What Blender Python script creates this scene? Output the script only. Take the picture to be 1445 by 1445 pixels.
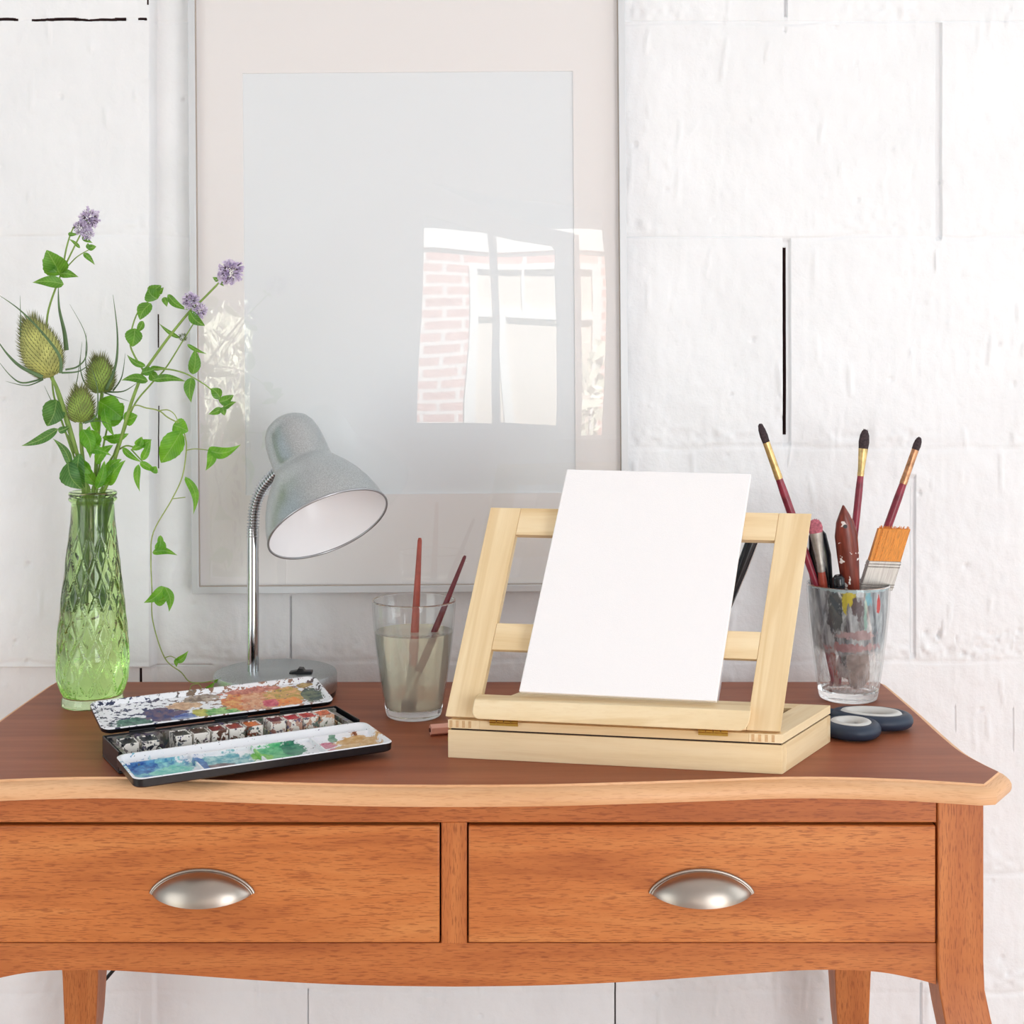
import bpy, bmesh, math, random
import numpy as np
from mathutils import Vector, Matrix

R = math.radians
random.seed(7)
for o in list(bpy.data.objects):
    bpy.data.objects.remove(o)
SC = bpy.context.scene
COL = SC.collection

# ------------------------------------------------------------------ camera, world, lights, exposure
F, YH, ZC, TZ = 2000.0, 500.0, 1.2145, 0.76
cam = bpy.data.cameras.new('camera')
cam.sensor_width = 36.0
cam.lens = F / 1445 * 36
cam.shift_y = (YH - 722.5) / 1445
cam.clip_start = 0.05
cam_o = bpy.data.objects.new('camera', cam)
COL.objects.link(cam_o)
cam_o.location = (0, 0, ZC)
cam_o.rotation_euler = (R(90), 0, 0)
SC.camera = cam_o

world = bpy.data.worlds.new('sky')
SC.world = world
world.use_nodes = True
bg = world.node_tree.nodes['Background']
bg.inputs[0].default_value = (0.86, 0.945, 1.0, 1)
bg.inputs[1].default_value = 0.70


def light(name, kind, loc, target, energy, color=(1, 1, 1), size=None, angle=None):
    l = bpy.data.lights.new(name, kind)
    l.energy = energy
    l.color = color
    if size:
        l.shape = 'RECTANGLE'
        l.size, l.size_y = size
    if angle is not None:
        l.angle = angle
    o = bpy.data.objects.new(name, l)
    COL.objects.link(o)
    o.location = loc
    d = Vector(target) - Vector(loc)
    o.rotation_euler = d.to_track_quat('-Z', 'Y').to_euler()
    return o


light('sun', 'SUN', (0, 6, 8), (-1.0, -1.2, 0), 24.0, (1.0, 0.97, 0.94), angle=R(1))
light('assumed_daylight_right', 'AREA', (2.5, 0.95, 1.5), (0.1, 2.0, 1.0), 16, (0.91, 0.97, 1.0), size=(1.3, 1.8))  # assumed lamp standing in for daylight from the right; no window built there
light('fill_light_left', 'AREA', (-2.3, -0.3, 0.8), (-0.2, 1.9, 0.5), 20, (0.94, 0.98, 0.97), size=(1.4, 1.9))  # lamp added to brighten the left wall and under the desk, not a window
light('fill_light_near', 'AREA', (1.5, -1.3, 1.0), (-0.1, 1.9, 0.7), 40, (0.93, 0.97, 1.0), size=(1.2, 1.8))  # added fill lamp to lift the desk front and lower wall, no window there

SC.view_settings.view_transform = 'Standard'
SC.view_settings.look = 'None'
SC.view_settings.gamma = 1.0
SC.view_settings.use_curve_mapping = False
SC.view_settings.exposure = -0.17
SC.cycles.max_bounces = 16
SC.cycles.transmission_bounces = 14
SC.cycles.transparent_max_bounces = 16
SC.cycles.diffuse_bounces = 8
SC.cycles.glossy_bounces = 8
SC.cycles.use_denoising = True


# ------------------------------------------------------------------ helpers: placement
def P(px, py, Y):
    return Vector(((px - 722.5) * Y / F, Y, ZC - (py - YH) * Y / F))


def G(px, py, z=TZ):
    Y = F * (ZC - z) / (py - YH)
    return Vector(((px - 722.5) * Y / F, Y, z))


def ray_plane(px, py, p0, n):
    d = Vector(((px - 722.5) / F, 1, -(py - YH) / F))
    o = Vector((0, 0, ZC))
    return o + d * ((Vector(p0) - o).dot(n) / d.dot(n))


# ------------------------------------------------------------------ helpers: meshes
class MB:
    def __init__(s):
        s.v, s.f, s.m, s.g = [], [], [], []

    def add(s, verts, faces, mat=0, grain=None):
        b = len(s.v)
        s.v += [tuple(x) for x in verts]
        s.g += [tuple(x) for x in (grain if grain is not None else verts)]
        s.f += [tuple(b + i for i in f) for f in faces]
        s.m += [mat] * len(faces)
        return s

    def frame_box(s, o, ax, ay, az, mat=0, grain=0):
        """parallelepiped with corner o and edge vectors; grain = index of the long axis"""
        o, E = Vector(o), [Vector(ax), Vector(ay), Vector(az)]
        vs, gs = [], []
        off = (random.random() * 3, random.random() * 3, random.random() * 3)
        order = [grain] + [i for i in range(3) if i != grain]
        for k in (0, 1):
            for j in (0, 1):
                for i in (0, 1):
                    c = (i, j, k)
                    vs.append(o + E[0] * i + E[1] * j + E[2] * k)
                    gs.append(tuple(c[order[q]] * E[order[q]].length + off[q] for q in range(3)))
        fs = [(0, 2, 3, 1), (4, 5, 7, 6), (0, 1, 5, 4), (2, 6, 7, 3), (0, 4, 6, 2), (1, 3, 7, 5)]
        if E[0].cross(E[1]).dot(E[2]) < 0:
            fs = [f[::-1] for f in fs]
        return s.add(vs, fs, mat, gs)

    def box(s, x0, x1, y0, y1, z0, z1, mat=0, grain=0):
        return s.frame_box((x0, y0, z0), (x1 - x0, 0, 0), (0, y1 - y0, 0), (0, 0, z1 - z0), mat, grain)

    def prism(s, poly, ext, mat=0, grain=None):
        """closed polygon of 3-D points extruded by vector ext"""
        n = len(poly)
        poly = [Vector(p) for p in poly]
        ext = Vector(ext)
        vs = poly + [p + ext for p in poly]
        nrm = Vector((0, 0, 0))
        for i in range(n):
            nrm += poly[i].cross(poly[(i + 1) % n])
        fs = [tuple(range(n)), tuple(range(2 * n - 1, n - 1, -1))]
        fs += [(i, i + n, (i + 1) % n + n, (i + 1) % n) for i in range(n)]
        if nrm.dot(ext) > 0:
            fs = [f[::-1] for f in fs]
        g = None
        if grain:
            o, a, b, c = grain
            g = [((p - Vector(o)).dot(Vector(a)), (p - Vector(o)).dot(Vector(b)), (p - Vector(o)).dot(Vector(c))) for p in vs]
        return s.add(vs, fs, mat, g)

    def tube(s, path, radii, n=12, flat=None, mat=0, cap=True):
        """tube along points; radii number or list; flat = (normal, factor) squashes the section along normal"""
        path = [Vector(p) for p in path]
        m = len(path)
        if not isinstance(radii, (list, tuple)):
            radii = [radii] * m
        T = []
        for i in range(m):
            a, b = path[max(i - 1, 0)], path[min(i + 1, m - 1)]
            T.append((b - a).normalized())
        up = Vector((0, 0, 1)) if abs(T[0].z) < .9 else Vector((0, 1, 0))
        if flat:
            up = Vector(flat[0])
        nr = (up - T[0] * up.dot(T[0])).normalized()
        vs = []
        for i in range(m):
            if flat:
                nr = Vector(flat[0]) - T[i] * Vector(flat[0]).dot(T[i])
            else:
                nr = nr - T[i] * nr.dot(T[i])
            nr.normalize()
            bi = T[i].cross(nr)
            k = flat[1] if flat else 1
            for j in range(n):
                a = 2 * math.pi * j / n
                vs.append(path[i] + nr * (math.cos(a) * radii[i] * k) + bi * (math.sin(a) * radii[i]))
        fs = []
        for i in range(m - 1):
            for j in range(n):
                j2 = (j + 1) % n
                fs.append((i * n + j, i * n + j2, (i + 1) * n + j2, (i + 1) * n + j))
        if cap:
            fs.append(tuple(range(n - 1, -1, -1)))
            fs.append(tuple((m - 1) * n + j for j in range(n)))
        return s.add(vs, fs, mat)

    def loop_tube(s, path, r, n=12, flat=None, mat=0):
        path = [Vector(p) for p in path]
        m = len(path)
        vs = []
        for i in range(m):
            t = (path[(i + 1) % m] - path[i - 1]).normalized()
            nr = Vector(flat[0])
            nr = (nr - t * nr.dot(t)).normalized()
            bi = t.cross(nr)
            for j in range(n):
                a = 2 * math.pi * j / n
                vs.append(path[i] + nr * math.cos(a) * r * flat[1] + bi * math.sin(a) * r)
        fs = []
        for i in range(m):
            i2 = (i + 1) % m
            for j in range(n):
                j2 = (j + 1) % n
                fs.append((i * n + j, i * n + j2, i2 * n + j2, i2 * n + j))
        return s.add(vs, fs, mat)

    def lathe(s, prof, c, ex=(1, 0, 0), ey=(0, 1, 0), ez=(0, 0, 1), n=64, mat=0, closed=False, fr=None):
        """profile of (radius, height); r = 0 closes to a pole; closed joins last to first"""
        c, ex, ey, ez = Vector(c), Vector(ex), Vector(ey), Vector(ez)
        vs, rings = [], []
        for (r, h) in prof:
            if r < 1e-6:
                rings.append([len(vs)] * n)
                vs.append(c + ez * h)
            else:
                st = len(vs)
                for j in range(n):
                    a = 2 * math.pi * j / n
                    rr = r + (fr(a, h) if fr else 0)
                    vs.append(c + ex * (math.cos(a) * rr) + ey * (math.sin(a) * rr) + ez * h)
                rings.append(list(range(st, st + n)))
        fs = []
        m = len(rings)
        for i in range(m if closed else m - 1):
            a, b = rings[i], rings[(i + 1) % m]
            for j in range(n):
                j2 = (j + 1) % n
                q = [a[j], a[j2], b[j2], b[j]]
                q = [x for k, x in enumerate(q) if x not in q[:k]]
                if len(q) >= 3:
                    fs.append(tuple(q))
        return s.add(vs, fs, mat)


def build(name, mb, mats, parent=None, smooth=40, bevel=0, seg=2):
    me = bpy.data.meshes.new(name)
    inv = Matrix.Identity(4)
    root = parent
    if root is not None:
        while root.parent is not None:
            root = root.parent
        inv = root.matrix_basis.inverted()
    me.from_pydata([inv @ Vector(v) for v in mb.v], [], mb.f)
    for m in (mats if isinstance(mats, (list, tuple)) else [mats]):
        me.materials.append(m)
    me.polygons.foreach_set('material_index', mb.m)
    at = me.attributes.new('grain', 'FLOAT_VECTOR', 'POINT')
    at.data.foreach_set('vector', [c for g in mb.g for c in g])
    if smooth:
        me.polygons.foreach_set('use_smooth', [True] * len(me.polygons))
        me.set_sharp_from_angle(angle=R(smooth))
    me.update()
    o = bpy.data.objects.new(name, me)
    COL.objects.link(o)
    if parent is not None:
        o.parent = parent
    if bevel:
        b = o.modifiers.new('bevel', 'BEVEL')
        b.width = bevel
        b.segments = seg
        b.limit_method = 'ANGLE'
        b.angle_limit = R(35)
    return o


def thing(name, label, cat, loc, rotz=0, group=None):
    o = bpy.data.objects.new(name, None)
    o.empty_display_size = .05
    COL.objects.link(o)
    o.location = loc
    o.rotation_euler = (0, 0, rotz)
    o.matrix_basis = Matrix.Translation(Vector(loc)) @ Matrix.Rotation(rotz, 4, 'Z')
    return tag(o, label, cat, group)


def tag(o, label, cat, group=None):
    o['label'] = label
    o['category'] = cat
    if group:
        o['group'] = group
    return o


def struct(o):
    o['kind'] = 'structure'
    return o


def spline(pts, k=8):
    """Catmull-Rom through points"""
    pts = [Vector(p) for p in pts]
    out = []
    for i in range(len(pts) - 1):
        p0, p1, p2, p3 = pts[max(i - 1, 0)], pts[i], pts[i + 1], pts[min(i + 2, len(pts) - 1)]
        for q in range(k):
            t = q / k
            out.append(0.5 * ((2 * p1) + (p2 - p0) * t + (2 * p0 - 5 * p1 + 4 * p2 - p3) * t * t + (3 * p1 - p0 - 3 * p2 + p3) * t ** 3))
    out.append(pts[-1])
    return out


def lerp(a, b, t):
    return a + (b - a) * t


# ------------------------------------------------------------------ helpers: materials
def srgb(r, g, b):
    def f(c):
        c /= 255
        return c / 12.92 if c <= .04045 else ((c + .055) / 1.055) ** 2.4
    return (f(r), f(g), f(b), 1)


class NT:
    def __init__(s, name):
        s.mat = bpy.data.materials.new(name)
        s.mat.use_nodes = True
        s.t = s.mat.node_tree
        s.p = s.t.nodes['Principled BSDF']
        s.out = s.t.nodes['Material Output']

    def put(s, sock, val):
        if hasattr(val, 'links'):
            s.t.links.new(val, sock)
        else:
            sock.default_value = val

    def new(s, kind, **props):
        n = s.t.nodes.new(kind)
        for k, v in props.items():
            setattr(n, k, v)
        return n

    def attr(s, name='grain'):
        return s.new('ShaderNodeAttribute', attribute_name=name).outputs['Vector']

    def obj(s):
        return s.new('ShaderNodeTexCoord').outputs['Object']

    def scale(s, vec, sc, loc=(0, 0, 0)):
        n = s.new('ShaderNodeMapping')
        s.put(n.inputs[0], vec)
        n.inputs['Scale'].default_value = sc
        n.inputs['Location'].default_value = loc
        return n.outputs[0]

    def noise(s, vec, scale=1, detail=4, rough=.5, dist=0):
        n = s.new('ShaderNodeTexNoise')
        s.put(n.inputs['Vector'], vec)
        n.inputs['Scale'].default_value = scale
        n.inputs['Detail'].default_value = detail
        n.inputs['Roughness'].default_value = rough
        n.inputs['Distortion'].default_value = dist
        return n.outputs['Fac']

    def noise_col(s, vec, scale=1, detail=3):
        n = s.new('ShaderNodeTexNoise')
        s.put(n.inputs['Vector'], vec)
        n.inputs['Scale'].default_value = scale
        n.inputs['Detail'].default_value = detail
        return n.outputs['Color']

    def voro(s, vec, scale, feature='F1', out='Distance'):
        n = s.new('ShaderNodeTexVoronoi', feature=feature)
        s.put(n.inputs['Vector'], vec)
        n.inputs['Scale'].default_value = scale
        return n.outputs[out]

    def math(s, op, a, b=0.0, c=0.0, clamp=False):
        n = s.new('ShaderNodeMath', operation=op, use_clamp=clamp)
        s.put(n.inputs[0], a)
        s.put(n.inputs[1], b)
        s.put(n.inputs[2], c)
        return n.outputs[0]

    def ramp(s, fac, stops):
        n = s.new('ShaderNodeValToRGB')
        s.put(n.inputs[0], fac)
        e = n.color_ramp.elements
        while len(e) < len(stops):
            e.new(.5)
        for k, (pos, c) in enumerate(stops):
            e[k].position = pos
            e[k].color = c if len(c) == 4 else (*c, 1)
        return n.outputs[0]

    def maprange(s, v, a, b, c=0.0, d=1.0):
        n = s.new('ShaderNodeMapRange', clamp=True, interpolation_type='SMOOTHSTEP')
        s.put(n.inputs[0], v)
        for i, x in enumerate((a, b, c, d)):
            n.inputs[i + 1].default_value = x
        return n.outputs[0]

    def mix(s, fac, a, b, blend='MIX'):
        n = s.new('ShaderNodeMix', data_type='RGBA', blend_type=blend)
        s.put(n.inputs[0], fac)
        s.put(n.inputs[6], a)
        s.put(n.inputs[7], b)
        return n.outputs[2]

    def sep(s, vec):
        n = s.new('ShaderNodeSeparateXYZ')
        s.put(n.inputs[0], vec)
        return n.outputs

    def bump(s, h, strength=.3, dist=.001):
        n = s.new('ShaderNodeBump')
        s.put(n.inputs['Height'], h)
        n.inputs['Strength'].default_value = strength
        n.inputs['Distance'].default_value = dist
        s.t.links.new(n.outputs[0], s.p.inputs['Normal'])
        return n.outputs[0]

    def set(s, **kw):
        for k, v in kw.items():
            s.put(s.p.inputs[k.replace('_', ' ')], v)
        return s


def plain(name, col, rough=.5, metal=0, spec=.5, noise_amt=0.0, nscale=80, bump=0):
    n = NT(name)
    c = col
    if noise_amt or bump:
        v = n.attr()
        nz = n.noise(v, nscale, 4)
        if noise_amt:
            d = tuple(x * (1 - noise_amt) for x in col[:3]) + (1,)
            l = tuple(min(1, x * (1 + noise_amt)) for x in col[:3]) + (1,)
            c = n.ramp(nz, [(.3, d), (.7, l)])
        if bump:
            n.bump(nz, .5, bump)
    n.set(Base_Color=c, Roughness=rough, Metallic=metal)
    n.p.inputs['Specular IOR Level'].default_value = spec
    return n.mat


def wood(name, dark, mid, light, band=(2.2, 34, 34), fleck=(70, 900, 900), fleck_amt=.55, rough=.38, fleck_col=None, rings=0, spec=.5):
    n = NT(name)
    v = n.attr()
    a = n.noise(n.scale(v, band), 1, 6, .6, .4)
    col = n.ramp(a, [(.3, dark), (.5, mid), (.72, light)])
    if rings:
        b = n.noise(n.scale(v, (1.4, 26, 26), (3, 1, 2)), 1, 2, .4, .8)
        w = n.math('SINE', n.math('MULTIPLY', b, rings))
        col = n.mix(n.maprange(w, .45, 1, 0, .5), col, dark)
    f = n.noise(n.scale(v, fleck), 1, 2, .5)
    col = n.mix(n.maprange(f, .53, .64, 0, fleck_amt), col, fleck_col or dark)
    big = n.noise(n.scale(v, (5, 9, 9)), 1, 3)
    col = n.mix(n.maprange(big, .35, .75, 0, .35), col, light, 'MULTIPLY') if False else n.mix(n.maprange(big, .45, .8, 0, .3), col, dark)
    n.set(Base_Color=col, Roughness=rough)
    n.p.inputs['Specular IOR Level'].default_value = spec
    n.bump(f, .12, .0004)
    return n.mat


M = {}
BD, BM_, BL = srgb(160, 86, 40), srgb(186, 108, 54), srgb(206, 130, 70)
M['beech'] = wood('orange_beech', BD, BM_, BL, fleck_col=srgb(120, 52, 22), rough=.42)
M['beech_front'] = wood('orange_beech_drawer', srgb(168, 92, 42), srgb(197, 117, 58), srgb(214, 141, 78), fleck_col=srgb(128, 58, 24), rough=.42, band=(3, 30, 30))
M['beech_top'] = wood('brown_beech_top', srgb(134, 72, 46), srgb(152, 86, 56), srgb(168, 100, 68), fleck_amt=.2, rough=.46, band=(2.5, 40, 40), spec=.35)
M['beech_edge'] = wood('pale_beech_edge', srgb(212, 158, 110), srgb(226, 176, 130), srgb(234, 190, 148), fleck_amt=.3, fleck_col=srgb(180, 116, 72), rough=.5)
M['pine'] = wood('pale_pine', srgb(216, 186, 138), srgb(234, 211, 170), srgb(242, 225, 190), band=(1.6, 30, 30), fleck=(30, 500, 500), fleck_amt=.12, rough=.55, rings=22, spec=.3)
M['pine_end'] = plain('pine_end_grain', srgb(208, 170, 124), .6, noise_amt=.12, nscale=300)
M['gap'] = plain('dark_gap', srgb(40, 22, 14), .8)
M['nickel'] = plain('brushed_nickel', srgb(176, 166, 156), .34, 1)
M['chrome'] = plain('chrome', srgb(200, 202, 205), .09, 1)
M['brass'] = plain('brass', srgb(200, 165, 80), .3, 1)
M['alu'] = plain('satin_aluminium', srgb(214, 217, 220), .45, .35)
M['black_plastic'] = plain('black_plastic', srgb(24, 25, 28), .4)
M['canvas'] = plain('white_canvas', srgb(243, 242, 243), .85, noise_amt=.01, nscale=900, bump=.0003, spec=.2)
M['mat'] = plain('white_mat_board', srgb(238, 235, 234), .8, spec=.2)
M['paper'] = plain('cool_white_paper', srgb(233, 237, 240), .8, spec=.2)
M['mat_core'] = plain('mat_cut_edge', srgb(250, 250, 250), .8)

# silver lamp paint with metallic sparkle
n = NT('silver_lamp_paint')
v = n.obj()
sp = n.noise(v, 1500, 1)
n.set(Base_Color=n.ramp(sp, [(.35, srgb(160, 165, 166)), (.65, srgb(212, 217, 218))]), Metallic=1.0, Roughness=.33)
n.bump(sp, .15, .0003)
M['silver'] = n.mat
M['rim_silver'] = plain('rim_silver', srgb(176, 178, 181), .3, .8)
M['lamp_white'] = plain('lamp_inner_white', srgb(248, 248, 250), .3)


def glass(name, col=(1, 1, 1, 1), rough=0.0, ior=1.48):
    n = NT(name)
    n.set(Base_Color=col, Roughness=rough, IOR=ior)
    n.p.inputs['Transmission Weight'].default_value = 1
    return n.mat


M['glass'] = glass('clear_glass', (.97, .985, .98, 1))
M['green_glass'] = glass('green_glass', srgb(228, 248, 200))
# picture pane: thin sheet, Fresnel reflection over plain transparency
n = NT('picture_pane')
fr = n.new('ShaderNodeFresnel')
geo = n.new('ShaderNodeNewGeometry')
n.put(fr.inputs[0], n.math('ADD', 1.52, n.math('MULTIPLY', geo.outputs['Backfacing'], 1 / 1.52 - 1.52)))
gl = n.new('ShaderNodeBsdfGlossy')
gl.inputs['Roughness'].default_value = 0.004
bm_ = n.new('ShaderNodeBump')
n.put(bm_.inputs['Height'], n.noise(n.scale(n.obj(), (3.0, 1, 2.2)), 1, 1))
bm_.inputs['Strength'].default_value = .10
bm_.inputs['Distance'].default_value = .02
n.t.links.new(bm_.outputs[0], gl.inputs['Normal'])
tr = n.new('ShaderNodeBsdfTransparent')
mx = n.new('ShaderNodeMixShader')
n.t.links.new(fr.outputs[0], mx.inputs[0])
n.t.links.new(tr.outputs[0], mx.inputs[1])
n.t.links.new(gl.outputs[0], mx.inputs[2])
n.t.links.new(mx.outputs[0], n.out.inputs[0])
M['pane'] = n.mat


# thin tumbler wall: Fresnel reflection over slightly tinted transparency
n = NT('thin_tumbler_wall')
fr = n.new('ShaderNodeFresnel')
geo = n.new('ShaderNodeNewGeometry')
n.put(fr.inputs[0], n.math('ADD', 1.5, n.math('MULTIPLY', geo.outputs['Backfacing'], 1 / 1.5 - 1.5)))
gl = n.new('ShaderNodeBsdfGlossy')
gl.inputs['Roughness'].default_value = 0.01
tr = n.new('ShaderNodeBsdfTransparent')
lw = n.new('ShaderNodeLayerWeight')
lw.inputs[0].default_value = .18
n.put(tr.inputs[0], n.ramp(lw.outputs['Facing'], [(.0, (.985, .99, .988)), (.75, (.95, .965, .96)), (1.0, (.70, .76, .76))]))
mx = n.new('ShaderNodeMixShader')
n.t.links.new(fr.outputs[0], mx.inputs[0])
n.t.links.new(tr.outputs[0], mx.inputs[1])
n.t.links.new(gl.outputs[0], mx.inputs[2])
n.t.links.new(mx.outputs[0], n.out.inputs[0])
M['thin'] = n.mat


# murky rinse water
def water_mat(name, col, milky):
    n = NT(name)
    rf = n.new('ShaderNodeBsdfRefraction')
    rf.inputs['IOR'].default_value = 1.06
    rf.inputs['Roughness'].default_value = .04
    rf.inputs[0].default_value = col
    df = n.new('ShaderNodeBsdfTranslucent')
    df.inputs[0].default_value = col
    d2 = n.new('ShaderNodeBsdfDiffuse')
    d2.inputs[0].default_value = col
    m0 = n.new('ShaderNodeMixShader')
    m0.inputs[0].default_value = .78
    n.t.links.new(df.outputs[0], m0.inputs[1])
    n.t.links.new(d2.outputs[0], m0.inputs[2])
    m1 = n.new('ShaderNodeMixShader')
    m1.inputs[0].default_value = milky
    n.t.links.new(rf.outputs[0], m1.inputs[1])
    n.t.links.new(m0.outputs[0], m1.inputs[2])
    gl = n.new('ShaderNodeBsdfGlossy')
    gl.inputs['Roughness'].default_value = .02
    fr = n.new('ShaderNodeFresnel')
    fr.inputs[0].default_value = 1.33
    m2 = n.new('ShaderNodeMixShader')
    n.t.links.new(fr.outputs[0], m2.inputs[0])
    n.t.links.new(m1.outputs[0], m2.inputs[1])
    n.t.links.new(gl.outputs[0], m2.inputs[2])
    n.t.links.new(m2.outputs[0], n.out.inputs[0])
    return n.mat


M['murky'] = water_mat('murky_rinse_water', srgb(255, 253, 238), .4)

# white wall paint
n = NT('white_wall_paint')
v = n.obj()
nz = n.noise(v, 220, 5, .6)
n2 = n.noise(v, 9, 3)
n.set(Base_Color=n.ramp(n2, [(.3, srgb(235, 237, 239)), (.7, srgb(241, 243, 245))]), Roughness=.5)
n.bump(nz, .4, .0014)
M['wall'] = n.mat
M['crack_shade'] = plain('painted_crack_shade', srgb(72, 54, 54), .95, spec=.1, noise_amt=.4, nscale=60)  # shade deep in the cracks, put into the colour of their faces
M['plaster'] = plain('plain_room_plaster', srgb(238, 238, 240), .8)
# oak floor boards
n = NT('floor_boards')
v = n.obj()
a = n.noise(n.scale(v, (1.5, 25, 1)), 1, 5)
br = n.new('ShaderNodeTexBrick')
n.put(br.inputs['Vector'], v)
br.inputs['Scale'].default_value = 1
br.inputs['Brick Width'].default_value = 1.2
br.inputs['Row Height'].default_value = .14
br.inputs['Mortar Size'].default_value = .003
br.inputs['Color1'].default_value = srgb(226, 196, 180)
br.inputs['Color2'].default_value = srgb(216, 184, 168)
br.inputs['Mortar'].default_value = srgb(90, 60, 40)
n.set(Base_Color=n.mix(n.maprange(a, .4, .7, 0, .4), br.outputs[0], srgb(196, 160, 142)), Roughness=.45)
M['floor'] = n.mat
# outdoor brick
n = NT('red_brickwork')
br = n.new('ShaderNodeTexBrick')
sx = n.sep(n.obj())
cb = n.new('ShaderNodeCombineXYZ')
n.put(cb.inputs[0], sx[0])
n.put(cb.inputs[1], sx[2])
n.put(br.inputs['Vector'], cb.outputs[0])
br.inputs['Scale'].default_value = 1
br.inputs['Brick Width'].default_value = .22
br.inputs['Row Height'].default_value = .075
br.inputs['Mortar Size'].default_value = .012
br.inputs['Color1'].default_value = srgb(216, 162, 148)
br.inputs['Color2'].default_value = srgb(204, 146, 132)
br.inputs['Mortar'].default_value = srgb(234, 226, 222)
n.set(Base_Color=br.outputs[0], Roughness=.85)
M['brick'] = n.mat
M['white_paint'] = plain('white_gloss_paint', srgb(240, 240, 238), .4)
M['leaf_out'] = plain('garden_leaf', srgb(226, 232, 210), .4, noise_amt=.2, nscale=8)
M['bark'] = plain('garden_bark', srgb(110, 90, 70), .8)
M['grass'] = plain('garden_ground', srgb(150, 160, 110), .9)


def leaf_mat(name, c1, c2, trans=.35):
    n = NT(name)
    v = n.attr()
    nz = n.noise(v, 90, 4)
    col = n.ramp(nz, [(.3, c1), (.7, c2)])
    x, y, z = n.sep(v)
    ax_ = n.math('ABSOLUTE', x)
    wv = n.math('SINE', n.math('MULTIPLY', n.math('SUBTRACT', y, n.math('MULTIPLY', ax_, .9)), 6.283 / .0042))
    vein = n.math('MAXIMUM', n.maprange(wv, .80, 1, 0, .28), n.maprange(ax_, .0007, .0003, 0, .45))
    col = n.mix(vein, col, srgb(176, 204, 120))
    n.set(Base_Color=col, Roughness=.42)
    tl = n.new('ShaderNodeBsdfTranslucent')
    n.put(tl.inputs[0], n.mix(.6, col, srgb(170, 215, 60)))
    mx = n.new('ShaderNodeMixShader')
    mx.inputs[0].default_value = trans
    n.t.links.new(n.p.outputs[0], mx.inputs[1])
    n.t.links.new(tl.outputs[0], mx.inputs[2])
    n.t.links.new(mx.outputs[0], n.out.inputs[0])
    return n.mat


M['leaf'] = leaf_mat('fresh_green_leaf', srgb(44, 104, 26), srgb(86, 152, 46))
M['leaf_dark'] = leaf_mat('deep_green_leaf', srgb(36, 86, 30), srgb(72, 130, 56), .2)
M['leaf_bright'] = leaf_mat('bright_green_leaf', srgb(66, 142, 18), srgb(114, 186, 42), .4)
M['stem'] = plain('green_stem', srgb(128, 158, 72), .5, noise_amt=.15)
M['stem_thin'] = plain('pale_green_stem', srgb(150, 168, 92), .5, noise_amt=.15)
M['bract'] = plain('grey_green_bract', srgb(84, 112, 72), .5, noise_amt=.25, nscale=60)
M['teasel'] = plain('teasel_yellow_green', srgb(182, 184, 106), .6, noise_amt=.3, nscale=60)
M['teasel_green'] = plain('teasel_fresh_green', srgb(142, 170, 78), .6, noise_amt=.3, nscale=60)
M['spike'] = plain('teasel_spike', srgb(122, 126, 76), .6, noise_amt=.2)
M['petal'] = plain('lilac_petal', srgb(206, 192, 220), .6, noise_amt=.2, nscale=200)
M['petal_pale'] = plain('pale_lilac_petal', srgb(232, 224, 240), .6)
M['calyx'] = plain('purple_brown_calyx', srgb(84, 66, 84), .6, noise_amt=.3, nscale=200)
M['bud'] = plain('green_bud', srgb(96, 116, 60), .6, noise_amt=.3, nscale=200)

M['crimson_lac'] = plain('crimson_lacquer', srgb(138, 44, 62), .3, noise_amt=.35, nscale=60)
M['rust_lac'] = plain('rust_red_lacquer', srgb(158, 68, 52), .35, noise_amt=.2, nscale=60)
M['maroon_lac'] = plain('maroon_lacquer', srgb(110, 42, 50), .3, noise_amt=.25, nscale=60)
M['gold'] = plain('gold_ferrule', srgb(206, 176, 120), .34, .85, noise_amt=.25, nscale=120)
M['copper'] = plain('copper_ferrule', srgb(190, 140, 105), .32, .9, noise_amt=.35, nscale=120)
M['steel'] = plain('steel_ferrule', srgb(168, 164, 158), .4, .7, noise_amt=.2, nscale=120)
M['dark_hair'] = plain('dark_bristle', srgb(58, 44, 48), .8, noise_amt=.5, nscale=400)
M['pink_hair'] = plain('pink_stained_bristle', srgb(176, 98, 112), .8, noise_amt=.4, nscale=300)
M['amber_hair'] = plain('amber_bristle', srgb(222, 140, 40), .5, noise_amt=.3, nscale=350)
M['stub_wood'] = plain('pink_pencil_lacquer', srgb(232, 172, 152), .45)
M['graphite'] = plain('brown_pencil_core', srgb(96, 54, 44), .6)
M['navy'] = plain('navy_soft_grip', srgb(38, 52, 72), .45)
M['pale_grip'] = plain('pale_grey_grip', srgb(214, 214, 210), .5)
M['black_enamel'] = plain('black_enamel_tin', srgb(15, 15, 19), .3, noise_amt=.3, nscale=150)
M['white_ceramic'] = plain('white_ceramic', srgb(244, 244, 246), .35)
M['ink_black'] = plain('gloss_black_lacquer', srgb(22, 26, 32), .18)

# knife handle: dark red wood with white paint splashes
n = NT('splashed_red_wood')
v = n.attr()
a = n.noise(n.scale(v, (250, 250, 30)), 1, 4)
col = n.ramp(a, [(.3, srgb(92, 34, 24)), (.7, srgb(138, 60, 44))])
s1 = n.noise(v, 62, 3, .6)
n.set(Base_Color=n.mix(n.maprange(s1, .61, .635), col, srgb(236, 230, 226)), Roughness=.3)
M['knife_wood'] = n.mat
n = NT('stained_blade')
v = n.attr()
a = n.noise(v, 70, 5)
n.set(Base_Color=n.ramp(a, [(.35, srgb(120, 98, 88)), (.6, srgb(164, 146, 138)), (.75, srgb(200, 190, 184))]), Metallic=.4, Roughness=.5)
M['blade'] = n.mat


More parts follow.
